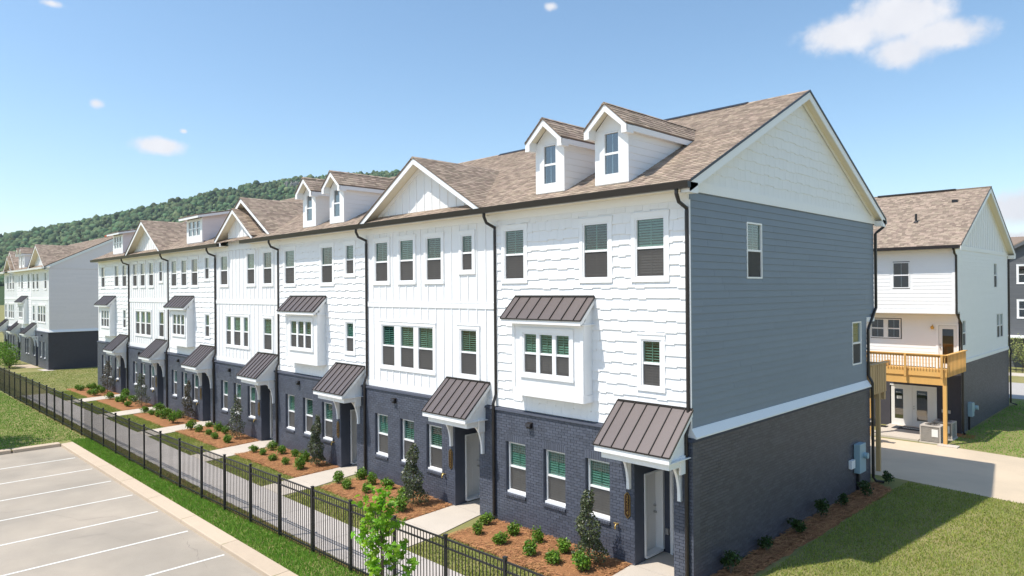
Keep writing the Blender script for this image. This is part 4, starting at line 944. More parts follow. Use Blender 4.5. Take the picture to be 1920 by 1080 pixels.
    if main:
        m = MB(); m.tube([(.05, f(NY3)-.5, NE+.02), (.05, f(NY3)-.3, NE-.2), (.06, f(NY3)-.06, NE-.3), (.06, f(NY3)-.06, 5.6), (.07, -.06, 5.1), (.07, -.06, 3.4), (.1, -.12, 3.1), (.1, -.06, 2.8), (.1, -.06, .15), (.2, -.25, .05)], .05, 8); m.build('downspout', BRONZE, T)
        m = MB(); m.tube([(.05, f(NB)+.4, NE+.0), (.06, f(NB)+.05, NE-.3), (.06, f(NB)+.05, 3.4), (.14, f(NB)+.1, 3.1), (.1, f(NB)+.05, 2.8), (.1, f(NB)+.05, .15), (.4, f(NB)+.1, .05)], .05, 8); m.build('downspout', BRONZE, T)
        m = MB(); m.box(.035, .22, f(24.35), f(24.75), .65, 1.3); m.tube([(.22, f(24.95), 1.02), (.34, f(24.95), 1.02)], .11, 12); m.box(.035, .16, f(24.76), f(25.15), .8, 1.2); mt = m.build('electric_meter', UTIL, T)
        m = MB(); m.box(.035, .1, f(24.45), f(24.53), 0, .65); m.build('conduit', BLACKM, mt)
        m = MB(); m.box(-.76, -.66, -.06, 0, .9, 1.05); m.box(-.5, -.4, -.06, 0, .88, 1.03); m.build('outlet_cover', STEEL, T)
        m = MB(); m.tube([(-.6, -.02, 1.55), (-.6, -.12, 1.6), (-.6, -.14, 1.5)], .03, 8); m.build('patio_lamp', STEEL, T)
        m = MB(); m.box(-.7, -.55, -.03, -.001, 1.15, 1.45); pq = m.build('number_plaque', PLAQ, T)
    return T
nb = neighbour(.3, 'white townhouse with a timber deck and a dark brick base behind the alley', True)
nb2 = neighbour(-6.7, 'white townhouse behind the alley, mostly hidden by the long row', False)
def deck(x0, x1, yf, yb, zf, rail, label, mat, side_boards=False):
    T = thing('timber_deck', label, 'deck', (x1, yb, 0)); X0, X1, YF = x0-x1, 0., yf-yb
    m = MB(); n = int((x1-x0)/.145)
    for i in range(int((yb-yf-.1)/.145)):
        y = YF+.05+i*.145; MB().box(X0+.05, X1-.05, y, y+.135, zf-.27, zf-.24).build('floor_board', mat, T)
    MB().box(X0, X1, YF, YF+.045, zf-.29, zf+.03).build('rim_joist', mat, T); MB().box(X1-.045, X1, YF+.045, -.001, zf-.29, zf+.03).build('rim_joist', mat, T); MB().box(X0, X0+.045, YF+.045, -.001, zf-.29, zf+.03).build('rim_joist', mat, T)
    MB().box(X0, X1-.02, YF+.05, YF+.14, zf-.66, zf-.291).build('beam', mat, T)
    MB().box(X0, X1+.08, YF-.1, YF+.05, zf+rail-.035, zf+rail).build('top_rail', mat, T); MB().box(X1-.05, X1+.1, YF+.05, -.02, zf+rail-.035, zf+rail).build('top_rail', mat, T)
    MB().box(X0, X1-.02, YF-.03, YF-.001, zf+rail-.13, zf+rail-.04).build('rail_board', mat, T)
    k = 0; x = X0+.1
    while x < X1-.05:
        MB().box(x, x+.036, YF-.04, YF-.002, zf-.02, zf+rail-.04).build('baluster', mat, T); x += .118
    for px in (X0+.02, (X0+X1)/2, X1-.2): MB().box(px, px+.09, YF-.13, YF-.041, zf-.34, zf+rail-.036).build('rail_post', mat, T)
    y = YF+.1
    while y < -.1:
        MB().box(X1+.002, X1+.04, y, y+.1, zf-.3, zf+rail-.04).build('side_board', mat, T); y += .2 if not side_boards else .128
    for px in (X1-.15, X0+.05): MB().box(px, px+.14, YF+.0, YF+.14, 0, zf-.661).build('support_post', mat, T)
    return T
deck(-2.75, .5, 19.95, 23.18, 3.22, .68, 'new yellow pine deck with balusters, propped on posts behind the alley', WOOD)
deck(-3.2, -.12, 12.75, 14.35, 3.2, .85, 'weathered timber deck projecting from the back of the end townhouse', WOODG, True) if False else None
T = thing('timber_deck', 'small greenish timber deck at the back corner of the end townhouse', 'deck', (-.18, 12.5, 0))
for i in range(7): MB().box(-.03, .01, .1+i*.25, .1+i*.25+.2, 2.9, 3.97).build('side_board', WOODG, T)
for i in range(5): MB().box(-3.4, -.04, .05+i*.36, .05+i*.36+.33, 3.12, 3.15).build('floor_board', WOODG, T)
MB().box(-3.4, .05, .0, 1.95, 3.98, 4.02).build('top_rail', WOODG, T) if False else MB().box(-.12, .06, .05, 1.95, 3.975, 4.015).build('top_rail', WOODG, T)
MB().box(-3.4, -.035, 1.83, 1.87, 2.9, 3.97).build('front_board', WOODG, T); MB().box(-3.4, .0, 1.6, 1.75, 2.6, 2.89).build('beam', WOODG, T)
MB().box(-.13, .01, 1.0, 1.14, 0, 2.9).build('support_post', WOODG, T)
# own meter box on the end wall
T = thing('electric_meter', 'tall grey electric meter box mounted on the end townhouse brick wall', 'meter box', (.112, 10.3, 0))
m = MB(); m.box(0, .2, -.28, .28, .66, 1.62); m.build('cabinet', UTIL, T, bevel=.012)
m = MB(); m.tube([(.2, .1, 1.22), (.33, .1, 1.22)], .1, 14); m.build('meter_dial', UTIL, T)
m = MB(); m.box(0, .1, -.75, -.42, .88, 1.15); m.build('junction_box', VINYL, T)
m = MB(); m.box(0, .08, -.06, .06, 0, .659); m.build('conduit', BLACKM, T)
# air conditioners
def condenser(loc, label):
    T = thing('air_conditioner', label, 'air conditioner', loc, 'condensers under the yellow pine deck'); w = .38
    m = MB(); m.box(-w-.05, w+.05, -w-.05, w+.05, 0, .06); m.build('pad', CONC, T)
    m = MB(); m.box(-w+.03, w-.03, -w+.03, w-.03, .06, .7); m.build('coil', material('dark_coil', (.1, .095, .09), .7), T)
    m = MB()
    for i in range(13):
        z = .1+i*.047; m.box(-w, w, -w, -w+.01, z, z+.02); m.box(w-.01, w, -w+.01, w, z, z+.02); m.box(-w, -w+.01, -w+.01, w, z, z+.02)
    for sx in (-1, 1):
        for sy in (-1, 1): m.box(sx*w-.02, sx*w+.02, sy*w-.02, sy*w+.02, .06, .72)
    m.build('louvre', ACM, T)
    m = MB(); m.box(-w-.02, w+.02, -w-.02, w+.02, .721, .77); m.build('lid', ACM, T)
    m = MB()
    for r in (.1, .16, .22, .28): m.tube([(r*math.cos(a), r*math.sin(a), .785) for a in np.linspace(0, 2*math.pi, 17)], .008, 4)
    m.build('fan_grille', BLACKM, T)
    m = MB(); m.box(.06, .3, -w-.012, -w-.001, .3, .62); m.build('data_plate', PRINT, T)
    return T
condenser((-.15, 20.35, 0), 'air conditioner nearer the alley, with a white data plate'); condenser((.0, 21.6, 0), 'air conditioner against the dark brick, behind the other one')
T = thing('doormat', 'dark doormat with pale lettering before the white patio doors', 'doormat', (-1.55, 22.35, .1))
MB().box(-.75, .75, -.35, .35, 0, .015).build('mat', MATBLK, T)
m = MB()
for y, a, b in ((.08, -.4, .45), (-.1, -.3, .3)):
    x = a
    while x < b: ww = random.uniform(.04, .07); m.box(x, x+ww, y-.045, y+.045, .0155, .018); x += ww+.02
m.build('lettering', PRINT, T)
# grill half hidden by the corner
T = thing('barbecue_grill', 'black barbecue grill half hidden behind the end townhouse corner', 'grill', (-2.05, 18.6, 0))
m = MB(); m.tube([(0, 0, .72), (0, 0, .8), (0, 0, .95), (0, 0, 1.05)], [.2, .3, .26, .06], 16); m.build('kettle', BLACKM, T, smooth=True)
for a in (0, 2.1, 4.2): MB().tube([(.18*math.cos(a), .18*math.sin(a), .76), (.33*math.cos(a), .33*math.sin(a), 0)], .016, 6).build('leg', STEEL, T)
m = MB(); m.box(.25, .6, -.15, .15, .74, .77); m.build('side_shelf', BLACKM, T)

# ------------------------------------------------------------------ dark building and far road
def dark_house():
    T = thing('dark_house', 'dark grey lap-sided house at the right border beyond the white townhouse', 'house', (-3.6, 57, 0))
    w = 12.; fr = frame((0, 0, 0), (1, 0, 0), (0, 0, 1)); hl = [(.75, 1.75, 8.0-1.2+.3, 8.55), (.75, 1.75, 4.2, 5.6), (4, 5, 7.1, 8.55)]
    s = wall_slab('siding_wall', DGREY, T, fr, 0, w, 0, 9.9, hl, .15)
    pieces('siding_plank', laps(0, w, .3, 9.9, hl, ex=.2), fr, .003, .014, DGREY, s)
    m = MB(); m.box(.0, .1, .15, 9, 0, 9.9); m.prism([(0, 0, 9.9), (w, 0, 9.9), (w/2, 0, 13.2)], (0, .15, 0)); m.build('gable_wall', DGREY, T)
    for a, b, c, d in hl: window(T, (a+b)/2, c+.05, [(-(b-a)/2+.05, (b-a)/2-.05)], d-c-.1, 'trim', blind=False)
    m = MB(); m.box(.2, w-.2, .4, .43, .3, 9.5); m.build('dark_room_sheet', DARKIN, T)
    m = MB(); z0, z1 = 9.75, 13.3; A = (-.5, -.5, z0); 
    m.prism([(-.5, -.4, z0-.1), (-.5, 9.4, z0-.1), (w/2, 9.4, z1-.1), (w/2, -.4, z1-.1)], (0, 0, .1)); m.prism([(w/2, -.4, z1-.1), (w/2, 9.4, z1-.1), (w+.5, 9.4, z0-.1), (w+.5, -.4, z0-.1)], (0, 0, .1))
    m.build('roof', SHING, T)
    m = MB(); rake_boards(m, w/2, w/2+.5, z1-.1, z0-.1, -.42, -.39, .3); m.build('rake_board', DGREY, T)
    m = MB(); m.box(-.2, 1.6, -1.4, -.001, 2.55, 2.7); m.build('porch_roof', TRIM, T)
    m = MB(); m.box(-.3, -.18, .6, 9, 9.6, 9.75); m.build('gutter', BRONZE, T)
dark_house()
# a second roof beyond
T = thing('far_house', 'house whose brown shingle roof shows beyond the dark grey house', 'house', (-7.5, 72, 0)); w = 12
m = MB(); m.box(0, w, 0, 8, 0, 9.6); m.build('wall', SHADESIDE, T)
m = MB(); m.prism([(-.4, -.4, 9.6), (w, -.4, 9.6), (w, 4, 12.0), (-.4, 4, 12.0)], (0, 0, .1)); m.prism([(-.4, 4, 12.0), (w, 4, 12.0), (w, 8.4, 9.6), (-.4, 8.4, 9.6)], (0, 0, .1)); m.build('roof', SHING, T)

# ------------------------------------------------------------------ ground, paths, kerb, lot
def sheet(name, pts, z, mat, kind='structure', th=.0):
    m = MB()
    if th: m.prism([(x, y, z-th) for x, y in pts], (0, 0, th))
    else: m.add([(x, y, z) for x, y in pts], [tuple(range(len(pts)))])
    o = m.build(name, mat)
    if kind: o['kind'] = kind
    return o
def ground():
    # one sheet with the lot sunk below it
    m = MB(); z = 0.
    for a, b, c, d in rects_minus([(-3000, 3000, -3000, 3000)], [(-28.45, 60, -60, -6.62)]): m.add([(a, c, z), (b, c, z), (b, d, z), (a, d, z)], [(0, 1, 2, 3)])
    return struct(m.build('ground', LAWN))
ground()
LZ = -.12
lot = struct(MB().box(-28.6, 60, -60, -6.4, LZ-.3, LZ).build('parking_lot', LOT))
xs = [-25.4, -22.75, -20.2, -17.68, -15.12, -12.55, -9.95, -7.4, -4.8, -2.2, .4]
for x in xs: MB().box(x-.04, x+.04, -12.3, -6.75, LZ+.001, LZ+.005).build('parking_line', LINE, lot)
z7 = [(1060, 60), (1120, 108), (1142, 150), (1180, 165), (1186, 210), (1232, 258), (1300, 312)]
def lot_pt(u, v):
    d = pix_dir(u, v); t = (LZ+.003-CAM[2])/d.z; return Vector(CAM)+d*t
def crack(px, w):
    P = [lot_pt(*p) for p in px]; Q = []
    for a, b in zip(P, P[1:]):
        for k in range(6): Q.append(a.lerp(b, k/6)+Vector((random.uniform(-.035, .035), random.uniform(-.035, .035), 0)))
    m = MB(); k = len(Q); m.add([tuple(q+Vector((w*random.uniform(.5, 1.2), 0, 0))) for q in Q]+[tuple(q-Vector((w*random.uniform(.5, 1.2), 0, 0))) for q in Q], [(i, i+1, k+i+1, k+i) for i in range(k-1)])
    m.build('crack', material('lot_crack', (.25, .215, .19), .9), lot)
crack([(u/3.2, 980+v/3.2) for u, v in z7], .016)
crack([(0, 962), (60, 955), (150, 975), (210, 968), (300, 990)], .009); crack([(320, 1080), (270, 1030), (200, 1000), (120, 1012)], .008)
kerb = struct(MB().box(-28.45, 40, -6.41, -6.2, -.3, -.03).build('kerb', KERB))
x = -28.42
while x < 12:
    MB().add([(x, -6.64, LZ-.1), (x+2.99, -6.64, LZ-.1), (x+2.99, -6.18, LZ-.1), (x, -6.18, LZ-.1), (x, -6.64, .0), (x+2.99, -6.64, .0), (x+2.99, -6.18, .022), (x, -6.18, .022)], [(0, 3, 2, 1), (4, 5, 6, 7), (0, 1, 5, 4), (1, 2, 6, 5), (2, 3, 7, 6), (3, 0, 4, 7)]).build('kerb_stone', KERB, kerb, bevel=.015); x += 3.0
y = -6.66
while y > -22:
    MB().box(-28.82, -28.4, y-1.78, y, LZ-.1, .02+random.uniform(-.012, .012)).build('kerb_stone', KERB, kerb, bevel=.015); y -= 1.84
# sidewalk of slabs
sw_ = struct(MB().box(-47.6, 16, -4.94, -3.42, -.08, .002).build('sidewalk', WALKC))
x = -47.6; xs2 = []
while x < 14: MB().box(x+.006, x+1.494, -4.95, -3.41, -.05, .022).build('concrete_slab', WALKC, sw_); x += 1.5
# entry walks
for i in range(7):
    xr = XB[i]; e0, e1 = U[i]['entry']; sh = .25 if i > 2 else 0
    rows = [(1.19, e0+.002, e1-.002), (-.1, e0+.002, e1-.002), (-.101, e0-.1, e1+.05), (-2.05, e0+.05+sh*.6, e1+.5+sh*.6), (-3.4, e0+.25+sh, e1+.65+sh)]
    wk = struct(MB().add([(xr+rows[2][1], -.1, .003), (xr+rows[2][2], -.1, .003), (xr+rows[4][2], -3.41, .003), (xr+rows[4][1], -3.41, .003)], [(3, 2, 1, 0)]).build('entry_path', CONC))
    for (ya, a0, a1), (yb, b0, b1) in ((rows[0], rows[1]), (rows[2], rows[3]), (rows[3], rows[4])):
        g = .005; m = MB(); m.prism([(xr+b0, yb+g, -.04), (xr+b1, yb+g, -.04), (xr+a1, ya-g, -.04), (xr+a0, ya-g, -.04)], (0, 0, .065)); m.build('concrete_slab', CONC, wk)
# brown strip between fence and sidewalk
sheet('worn_verge', [(-47.6, -5.52), (-18, -5.52), (-3, -5.08), (12, -5.03), (12, -4.95), (-47.6, -4.95)], .004, SOILB)
# driveway / alley
sheet('alley', [(-90, 12.9), (.6, 12.9), (1.6, 12.75), (4.6, 12.35), (30, 11.4), (30, 17.5), (6, 18.6), (3.2, 19.5), (.9, 19.75), (-90, 19.75)], .004, DRIVE)
st = struct(MB().box(-2.7, -.62, 20.0, 23.15, -.02, .09).build('patio_slab', CONC))
st = struct(MB().box(.2, .95, 19.55, 20.05, -.02, .05).build('footing_slab', CONC))
sheet('far_road', [(-60, 37), (60, 37), (60, 45.5), (-60, 45.5)], .004, ROAD)
sheet('far_path', [(-60, 50), (60, 50), (60, 52.3), (-60, 52.3)], .004, CONC)
sheet('rear_bed', [(-.6, 22.3), (1.0, 22.2), (.9, 23.15), (-.6, 23.15)], .006, STRAW)
sheet('side_patio', [(-72.3, -1.9), (-68.2, -1.1), (-67.6, -.2), (-71.8, -.2)], .03, KERB, th=.1)
sheet('wall_footing', [(-66.0, -.75), (-64.2, -.55), (-64.0, .3), (-66.0, -.1)], .01, CONC)
# pine straw beds
def bed(name, outline, seed, hk=1.):
    m = MB(); c = np.mean(outline, axis=0); rng = random.Random(seed); n = 40
    out = []
    for i in range(len(outline)):
        a, b = outline[i], outline[(i+1) % len(outline)]; k = max(2, int(math.dist(a, b)/.25))
        for j in range(k): t = j/k; out.append((a[0]+(b[0]-a[0])*t+rng.uniform(-.05, .05), a[1]+(b[1]-a[1])*t+rng.uniform(-.05, .05)))
    rings = []
    for s, z in ((1.0, .004), (.94, .045), (.8, .07), (.5, .085), (.2, .09)):
        rings.append([(c[0]+(x-c[0])*s, c[1]+(y-c[1])*s, z*hk+(rng.uniform(-.008, .008) if s < 1 else 0)) for x, y in out])
    n = len(out); vs = [p for r in rings for p in r]; fs = [(i*n+j, i*n+(j+1) % n, (i+1)*n+(j+1) % n, (i+1)*n+j) for i in range(4) for j in range(n)]+[tuple(4*n+j for j in range(n))]
    m.add(vs, fs); return struct(m.build(name, STRAW, smooth=True))
BEDS = []
for i in range(7):
    xr = XB[i]; w = XB[i]-XB[i+1]; e0 = U[i]['entry'][0]; pe = (U[i+1]['entry'][1] if i < 6 else -.5)
    l0, l1 = -w+.05, -w+.05; sh = .25 if i > 2 else 0
    o = [(xr+l0, -.12), (xr+l1+(0 if i < 6 else -.4), -2.05), (xr+e0-.0+sh*.5, -2.05), (xr+e0-.12, -.12)]
    bed('mulch_bed', o, i); BEDS.append(o)
side_bed = [(.12, -.1), (.8, -.2), (.9, 4), (.85, 8), (1.0, 11.3), (.5, 12.1), (.12, 11.9)]
bed('mulch_bed', [(.12, -.3), (.78, -.3), (.95, 11.2), (.12, 11.9)], 77, .3)
BEDS.append([(.12, -.3), (.78, -.3), (.95, 11.2), (.12, 11.9)])

# pine needles
def in_poly(px, py, poly):
    r = np.ones(len(px), bool); n = len(poly); s = sum(poly[i-1][0]*poly[i][1]-poly[i][0]*poly[i-1][1] for i in range(n)); sg = 1 if s > 0 else -1
    for i in range(n):
        ax, ay = poly[i-1]; bx, by = poly[i]; r &= sg*((bx-ax)*(py-ay)-(by-ay)*(px-ax)) >= 0
    return r
def strew(polys, n):
    V = []
    for po in polys:
        a = np.array(po); lo, hi = a.min(0), a.max(0); k = int(n*(hi-lo).prod()); p = RNG.uniform(lo, hi, (k, 2)); p = p[in_poly(p[:, 0], p[:, 1], po)]; k = len(p)
        c = a.mean(0); e = np.minimum(1, np.abs(p-c).max(1)/2.5); z = .1-.05*e+RNG.uniform(-.03, .012, k)
        t = RNG.uniform(0, math.pi, k); L = RNG.uniform(.05, .11, k); wd = .006
        dx, dy = np.cos(t)*L, np.sin(t)*L; ox, oy = -np.sin(t)*wd, np.cos(t)*wd; tl = RNG.uniform(-.02, .02, k)
        q = np.stack([np.stack([p[:, 0]-dx-ox, p[:, 1]-dy-oy, z-tl], 1), np.stack([p[:, 0]+dx-ox, p[:, 1]+dy-oy, z+tl], 1), np.stack([p[:, 0]+dx+ox, p[:, 1]+dy+oy, z+tl+.004], 1), np.stack([p[:, 0]-dx+ox, p[:, 1]-dy+oy, z-tl+.004], 1)], 1)
        V.append(q.reshape(-1, 3))
    V = np.concatenate(V); np_mesh('pine_straw', V, np.arange(len(V)).reshape(-1, 4), STRAWN, kind='stuff')
strew(BEDS[:4], 620); strew(BEDS[-1:], 420); 
# grass blades
def grass(name, polys, dens, h0, h1, wd, mat, excl=()):
    V = []
    for po in polys:
        a = np.array(po); lo, hi = a.min(0), a.max(0); k = int(dens*(hi-lo).prod()); p = RNG.uniform(lo, hi, (k, 2)); keep = in_poly(p[:, 0], p[:, 1], po)
        for e in excl: keep &= ~in_poly(p[:, 0], p[:, 1], e)
        p = p[keep]; k = len(p)
        cl = .8+.4*(np.sin(p[:, 0]*2.1+np.sin(p[:, 1]*1.7))*np.sin(p[:, 1]*2.9+1.3*np.sin(p[:, 0]*1.1))*.5+.5)
        h = RNG.uniform(h0, h1, k)*cl; t = RNG.uniform(0, 2*math.pi, k); ln = RNG.uniform(0, .8, k)*h; t2 = RNG.uniform(0, 2*math.pi, k)
        ox, oy = np.cos(t)*wd, np.sin(t)*wd
        V.append(np.stack([np.stack([p[:, 0]-ox, p[:, 1]-oy, np.zeros(k)], 1), np.stack([p[:, 0]+ox, p[:, 1]+oy, np.zeros(k)], 1), np.stack([p[:, 0]+np.cos(t2)*ln, p[:, 1]+np.sin(t2)*ln, h], 1)], 1).reshape(-1, 3))
    V = np.concatenate(V); np_mesh(name, V, np.arange(len(V)).reshape(-1, 3), mat, kind='stuff')
grass('verge_grass', [[(-28.8, -6.18), (-18, -6.18), (-18, -5.48), (-28.8, -5.48)], [(-18, -6.18), (-2, -6.18), (-2, -5.02), (-18, -5.48)], [(-2, -6.18), (6, -6.18), (6, -5), (-2, -5.02)]], 1500, .04, .095, .011, GRASSA)
grass('verge_grass', [[(-47, -5.5), (-18, -5.5), (-18, -4.95), (-47, -4.95)], [(-18, -5.5), (-2, -5.05), (-2, -4.95), (-18, -4.95)]], 500, .03, .08, .012, GRASSB)
walks = [[(XB[i]+U[i]['entry'][0]-.2, 0), (XB[i]+U[i]['entry'][1]+.3, 0), (XB[i]+U[i]['entry'][1]+.75+(.25 if i > 2 else 0), -3.45), (XB[i]+U[i]['entry'][0]+.2+(.25 if i > 2 else 0), -3.45)] for i in range(7)]
grass('lawn_grass', [[(-48, -3.4), (1.5, -3.4), (1.5, -2.0), (-48, -2.0)]], 900, .03, .075, .011, GRASSB, walks)
grass('lawn_grass', [[(.95, -4), (6, -4), (7, 3), (6, 12.3), (1.0, 12.7), (.9, 11)]], 700, .03, .07, .012, GRASSB, [side_bed])
grass('lawn_grass', [[(6, -4), (18, -4), (18, 11), (6, 12.3), (7, 3)], [(1.5, -3.4), (3, -3.4), (1.5, -.2)]], 260, .03, .06, .014, GRASSB)
grass('lawn_grass', [[(9, 18), (22, 17.5), (22, 36), (9, 36)]], 90, .03, .06, .016, GRASSA)
grass('lawn_grass', [[(.45, 20.1), (9, 18), (9, 36), (.45, 36)]], 200, .03, .06, .015, GRASSA)
grass('lawn_grass', [[(-64, -3.3), (-48.4, -3.3), (-48.9, 11), (-64, 11)]], 130, .025, .05, .02, GRASSB)
grass('lawn_grass', [[(-62, -16), (-28.9, -16), (-28.9, -5.56), (-62, -5.56)]], 260, .03, .075, .016, GRASSA)

# ------------------------------------------------------------------ fence
def fence():
    T = thing('metal_fence', 'long black metal picket fence between the grass verge and the sidewalk', 'fence', (-8.05, -5.26, 0))
    px = [-8.05+1.76*k for k in range(7, 0, -1)]+[-8.05, -9.8, -11.55, -13.3, -15.04]+[-15.04-1.85*k for k in range(1, 32)]
    fy = lambda x: -5.5+max(0., min(x+18, 16))*.0285
    H = 1.68; pm = MB().box(-.03, .03, -.03, .03, 0, H+.05).box(-.038, .038, -.038, .038, H+.05, H+.075).mesh('post', BLACKM)
    km = MB().box(-.0075, .0075, -.0075, .0075, .06, H-.03).mesh('picket', BLACKM)
    o = Vector((-8.05, -5.26, 0)); pk = []
    for i, x in enumerate(px):
        mesh_obj('post', pm, T, Vector((x, fy(x), 0))-o)
        if i == 0: continue
        xa = px[i-1]; A = Vector((xa, fy(xa), 0))-o; B = Vector((x, fy(x), 0))-o
        for z in (H-.02, H-.2, .14):
            MB().bar(A+Vector((-.03, 0, z)), B+Vector((.03, 0, z)), .03, .034).build('rail', BLACKM, T)
        n = 17
        for k in range(1, n): pk.append(A.lerp(B, k/n))
    cl = Vector(CAM)-o; pk.sort(key=lambda p: (p-cl).length)
    for p in pk[:300]: mesh_obj('picket', km, T, p)
    m = MB()
    for p in pk[300:]: m.box(p.x-.006, p.x+.006, p.y-.006, p.y+.006, .06, H-.03)
    m.build('picket', BLACKM, T, kind='stuff')
fence()

# ------------------------------------------------------------------ plants
def leaf_cloud(n, fn, size, flat=.5):
    """n quads; fn() gives a centre; random facing."""
    c = np.array([fn() for _ in range(n)]); k = len(c)
    a = RNG.normal(size=(k, 3)); a /= np.linalg.norm(a, axis=1)[:, None]; b = RNG.normal(size=(k, 3)); b -= a*(a*b).sum(1)[:, None]; b /= np.linalg.norm(b, axis=1)[:, None]
    s = RNG.uniform(.6, 1.25, k)[:, None]*size
    V = np.stack([c-a*s, c+b*s*flat, c+a*s, c-b*s*flat], 1).reshape(-1, 3); return V, np.arange(4*k).reshape(-1, 4)
def shrub_meshes(mat, r, h, n, size):
    out = []
    for _ in range(4):
        lob = [(RNG.uniform(-.4, .4)*r, RNG.uniform(-.4, .4)*r, RNG.uniform(.35, .8)*h, RNG.uniform(.45, .75)*r) for _ in range(7)]
        def fn():
            x, y, z, q = lob[RNG.integers(len(lob))]; d = RNG.normal(size=3); d /= np.linalg.norm(d); rr = q*RNG.uniform(.55, 1.08); return (x+d[0]*rr, y+d[1]*rr, max(.03, z+d[2]*rr*.9))
        V, F = leaf_cloud(n, fn, size); me = np_mesh('foliage', V, F, mat); COL.objects.unlink(me); out.append(me.data)
    return out
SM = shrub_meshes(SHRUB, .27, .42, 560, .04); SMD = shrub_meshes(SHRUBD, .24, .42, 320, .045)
STEMM = MB().tube([(0, 0, -.02), (.01, 0, .15), (.0, .02, .3)], [.015, .012, .005], 5).tube([(0, 0, 0), (.06, .03, .14), (.1, .04, .28)], [.01, .008, .004], 5).tube([(0, 0, 0), (-.06, .04, .14), (-.1, -.03, .26)], [.01, .008, .004], 5).mesh('stem', BARK)
def ordinal(k): return ['first', 'second', 'third', 'fourth', 'fifth', 'sixth', 'seventh', 'eighth', 'ninth'][k]
BEDN = ['the end townhouse', 'second townhouse from right', 'third townhouse from right', 'the nested-gable townhouse', 'fifth townhouse from right', 'sixth townhouse from right', 'the row end townhouse']
def shrub(loc, label, group, meshes=SM, s=1.):
    T = thing('shrub', label, 'shrub', loc, group, random.uniform(0, 6.3)); k_ = s*random.uniform(.74, 1.1); T.scale = (k_*random.uniform(.9, 1.12), k_*random.uniform(.9, 1.12), k_*random.uniform(.85, 1.2))
    mesh_obj('foliage', random.choice(meshes), T); mesh_obj('stem', STEMM, T)
SH = {0: [(-6.32, -.67), (-5.85, -1.38), (-4.87, -1.49), (-5.13, -.76), (-3.75, -1.54), (-4.19, -.76), (-2.98, -1.43), (-3.26, -.77), (-2.2, -1.33)],
 1: [(-13.31, -1.36), (-12.37, -1.53), (-13.1, -.6), (-11.43, -1.39), (-12.17, -.68), (-11.31, -.65), (-10.1, -.84), (-9.04, -1.7)],
 2: [(-19.99, -1.42), (-19.24, -1.37), (-19.77, -.69), (-18.01, -1.48), (-18.78, -.78), (-17.04, -1.46), (-17.94, -.63), (-15.99, -1.46), (-16.87, -.71)],
 3: [(-26.89, -1.47), (-26.04, -1.44), (-27.01, -.51), (-24.93, -1.39), (-25.52, -.7), (-23.89, -1.5), (-24.68, -.67), (-22.73, -1.4)],
 4: [(-33.94, -1.46), (-32.83, -1.44), (-33.85, -.7), (-31.89, -1.41), (-31.04, -1.36), (-32.17, -.83), (-29.51, -1.43), (-30.64, -.69)],
 5: [(-40.92, -1.4), (-39.34, -1.37), (-38.54, -1.28), (-37.02, -1.45), (-41.14, -.47), (-39.39, -.6), (-38.69, -.62)],
 6: [(-47.45, -1.73), (-46.97, -1.6), (-47.77, -.98), (-46.16, -1.07), (-46.3, -.69), (-44.46, -1.67), (-43.73, -1.56), (-44.42, -.97)]}
for i, L in SH.items():
    for row, nm in ((lambda p: p[1] < -1.05, 'front'), (lambda p: p[1] >= -1.05, 'back')):
        Q = sorted([p for p in L if row(p)], key=lambda p: p[0])
        for k, (x, y) in enumerate(Q):
            shrub((x, y, .05), f'bright green shrub, {ordinal(k)} from the left, {nm} line, bed of {BEDN[i]}', 'shrubs in the pine straw beds', SM, 1.0 if i < 4 else 1.15)
SD = [(.38, 1.1), (.36, 3.03), (.39, 4.81), (.4, 6.56), (.4, 8.09), (.51, 9.78), (.62, 11.85)]
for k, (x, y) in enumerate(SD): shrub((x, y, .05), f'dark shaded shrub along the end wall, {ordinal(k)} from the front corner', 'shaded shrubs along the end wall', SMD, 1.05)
def column_tree(loc, label, mat, h, r, seed, n=1500):
    rng = np.random.default_rng(seed); T = thing('columnar_tree', label, 'tree', loc, 'columnar evergreens in the beds')
    ph = rng.uniform(0, 6.3)
    def fn():
        t = rng.beta(1.1, 1.5); z = .12+t*(h-.12); R0 = r*(1-.75*t**1.3)*(.85+.22*math.sin(z*9+ph)); a = rng.uniform(0, 2*math.pi); q = R0*math.sqrt(rng.uniform(.2, 1.15)); return (q*math.cos(a)+.05*math.sin(z*4+ph), q*math.sin(a)+.04*math.cos(z*3), z)
    V, F = leaf_cloud(n, fn, .042, .45); np_mesh('crown', V, F, mat, T)
    m = MB(); m.tube([(0, 0, -.02), (.02, .0, h*.4), (.05*math.sin(h*3.6+ph), 0, h*.92)], [.022, .016, .005], 6)
    for k in range(14):
        z = .15+k*h*.055; a = k*2.4; q = r*(1-.75*z/h); m.tube([(0.02, 0, z), (q*.9*math.cos(a), q*.9*math.sin(a), z+.12)], [.008, .003], 4)
    m.build('trunk', BARK, T)
CT = [(-2.34, -.88, 'second row window of the end townhouse'), (-9.34, -1.03, ''), (-16.05, -.67, ''), (-23.24, -.75, ''), (-30.08, -.48, ''), (-36.73, -.8, ''), (-44.97, -.49, '')]
CN = ['by the 3214 doorway of the end townhouse', 'by the doorway of the gabled house next to the end townhouse', 'by the doorway of the two-dormer house in mid row', 'by the doorway of the nested-gable house', 'by the doorway of the shed-dormer house in mid row', 'between the shed-dormer houses, before the wide gable house', 'before the far end townhouse']
for k, (x, y, _) in enumerate(CT):
    red = k in (4, 6)
    column_tree((x, y, .05), ('thin reddish columnar evergreen ' if red else 'olive green columnar evergreen ')+CN[k], HOLLYR if red else HOLLY, [1.85, 1.95, 2.0, 2.1, 2.1, 2.0, 2.2][k], [.42, .44, .36, .44, .34, .5, .5][k], 100+k, 2600 if k < 3 else 1500)
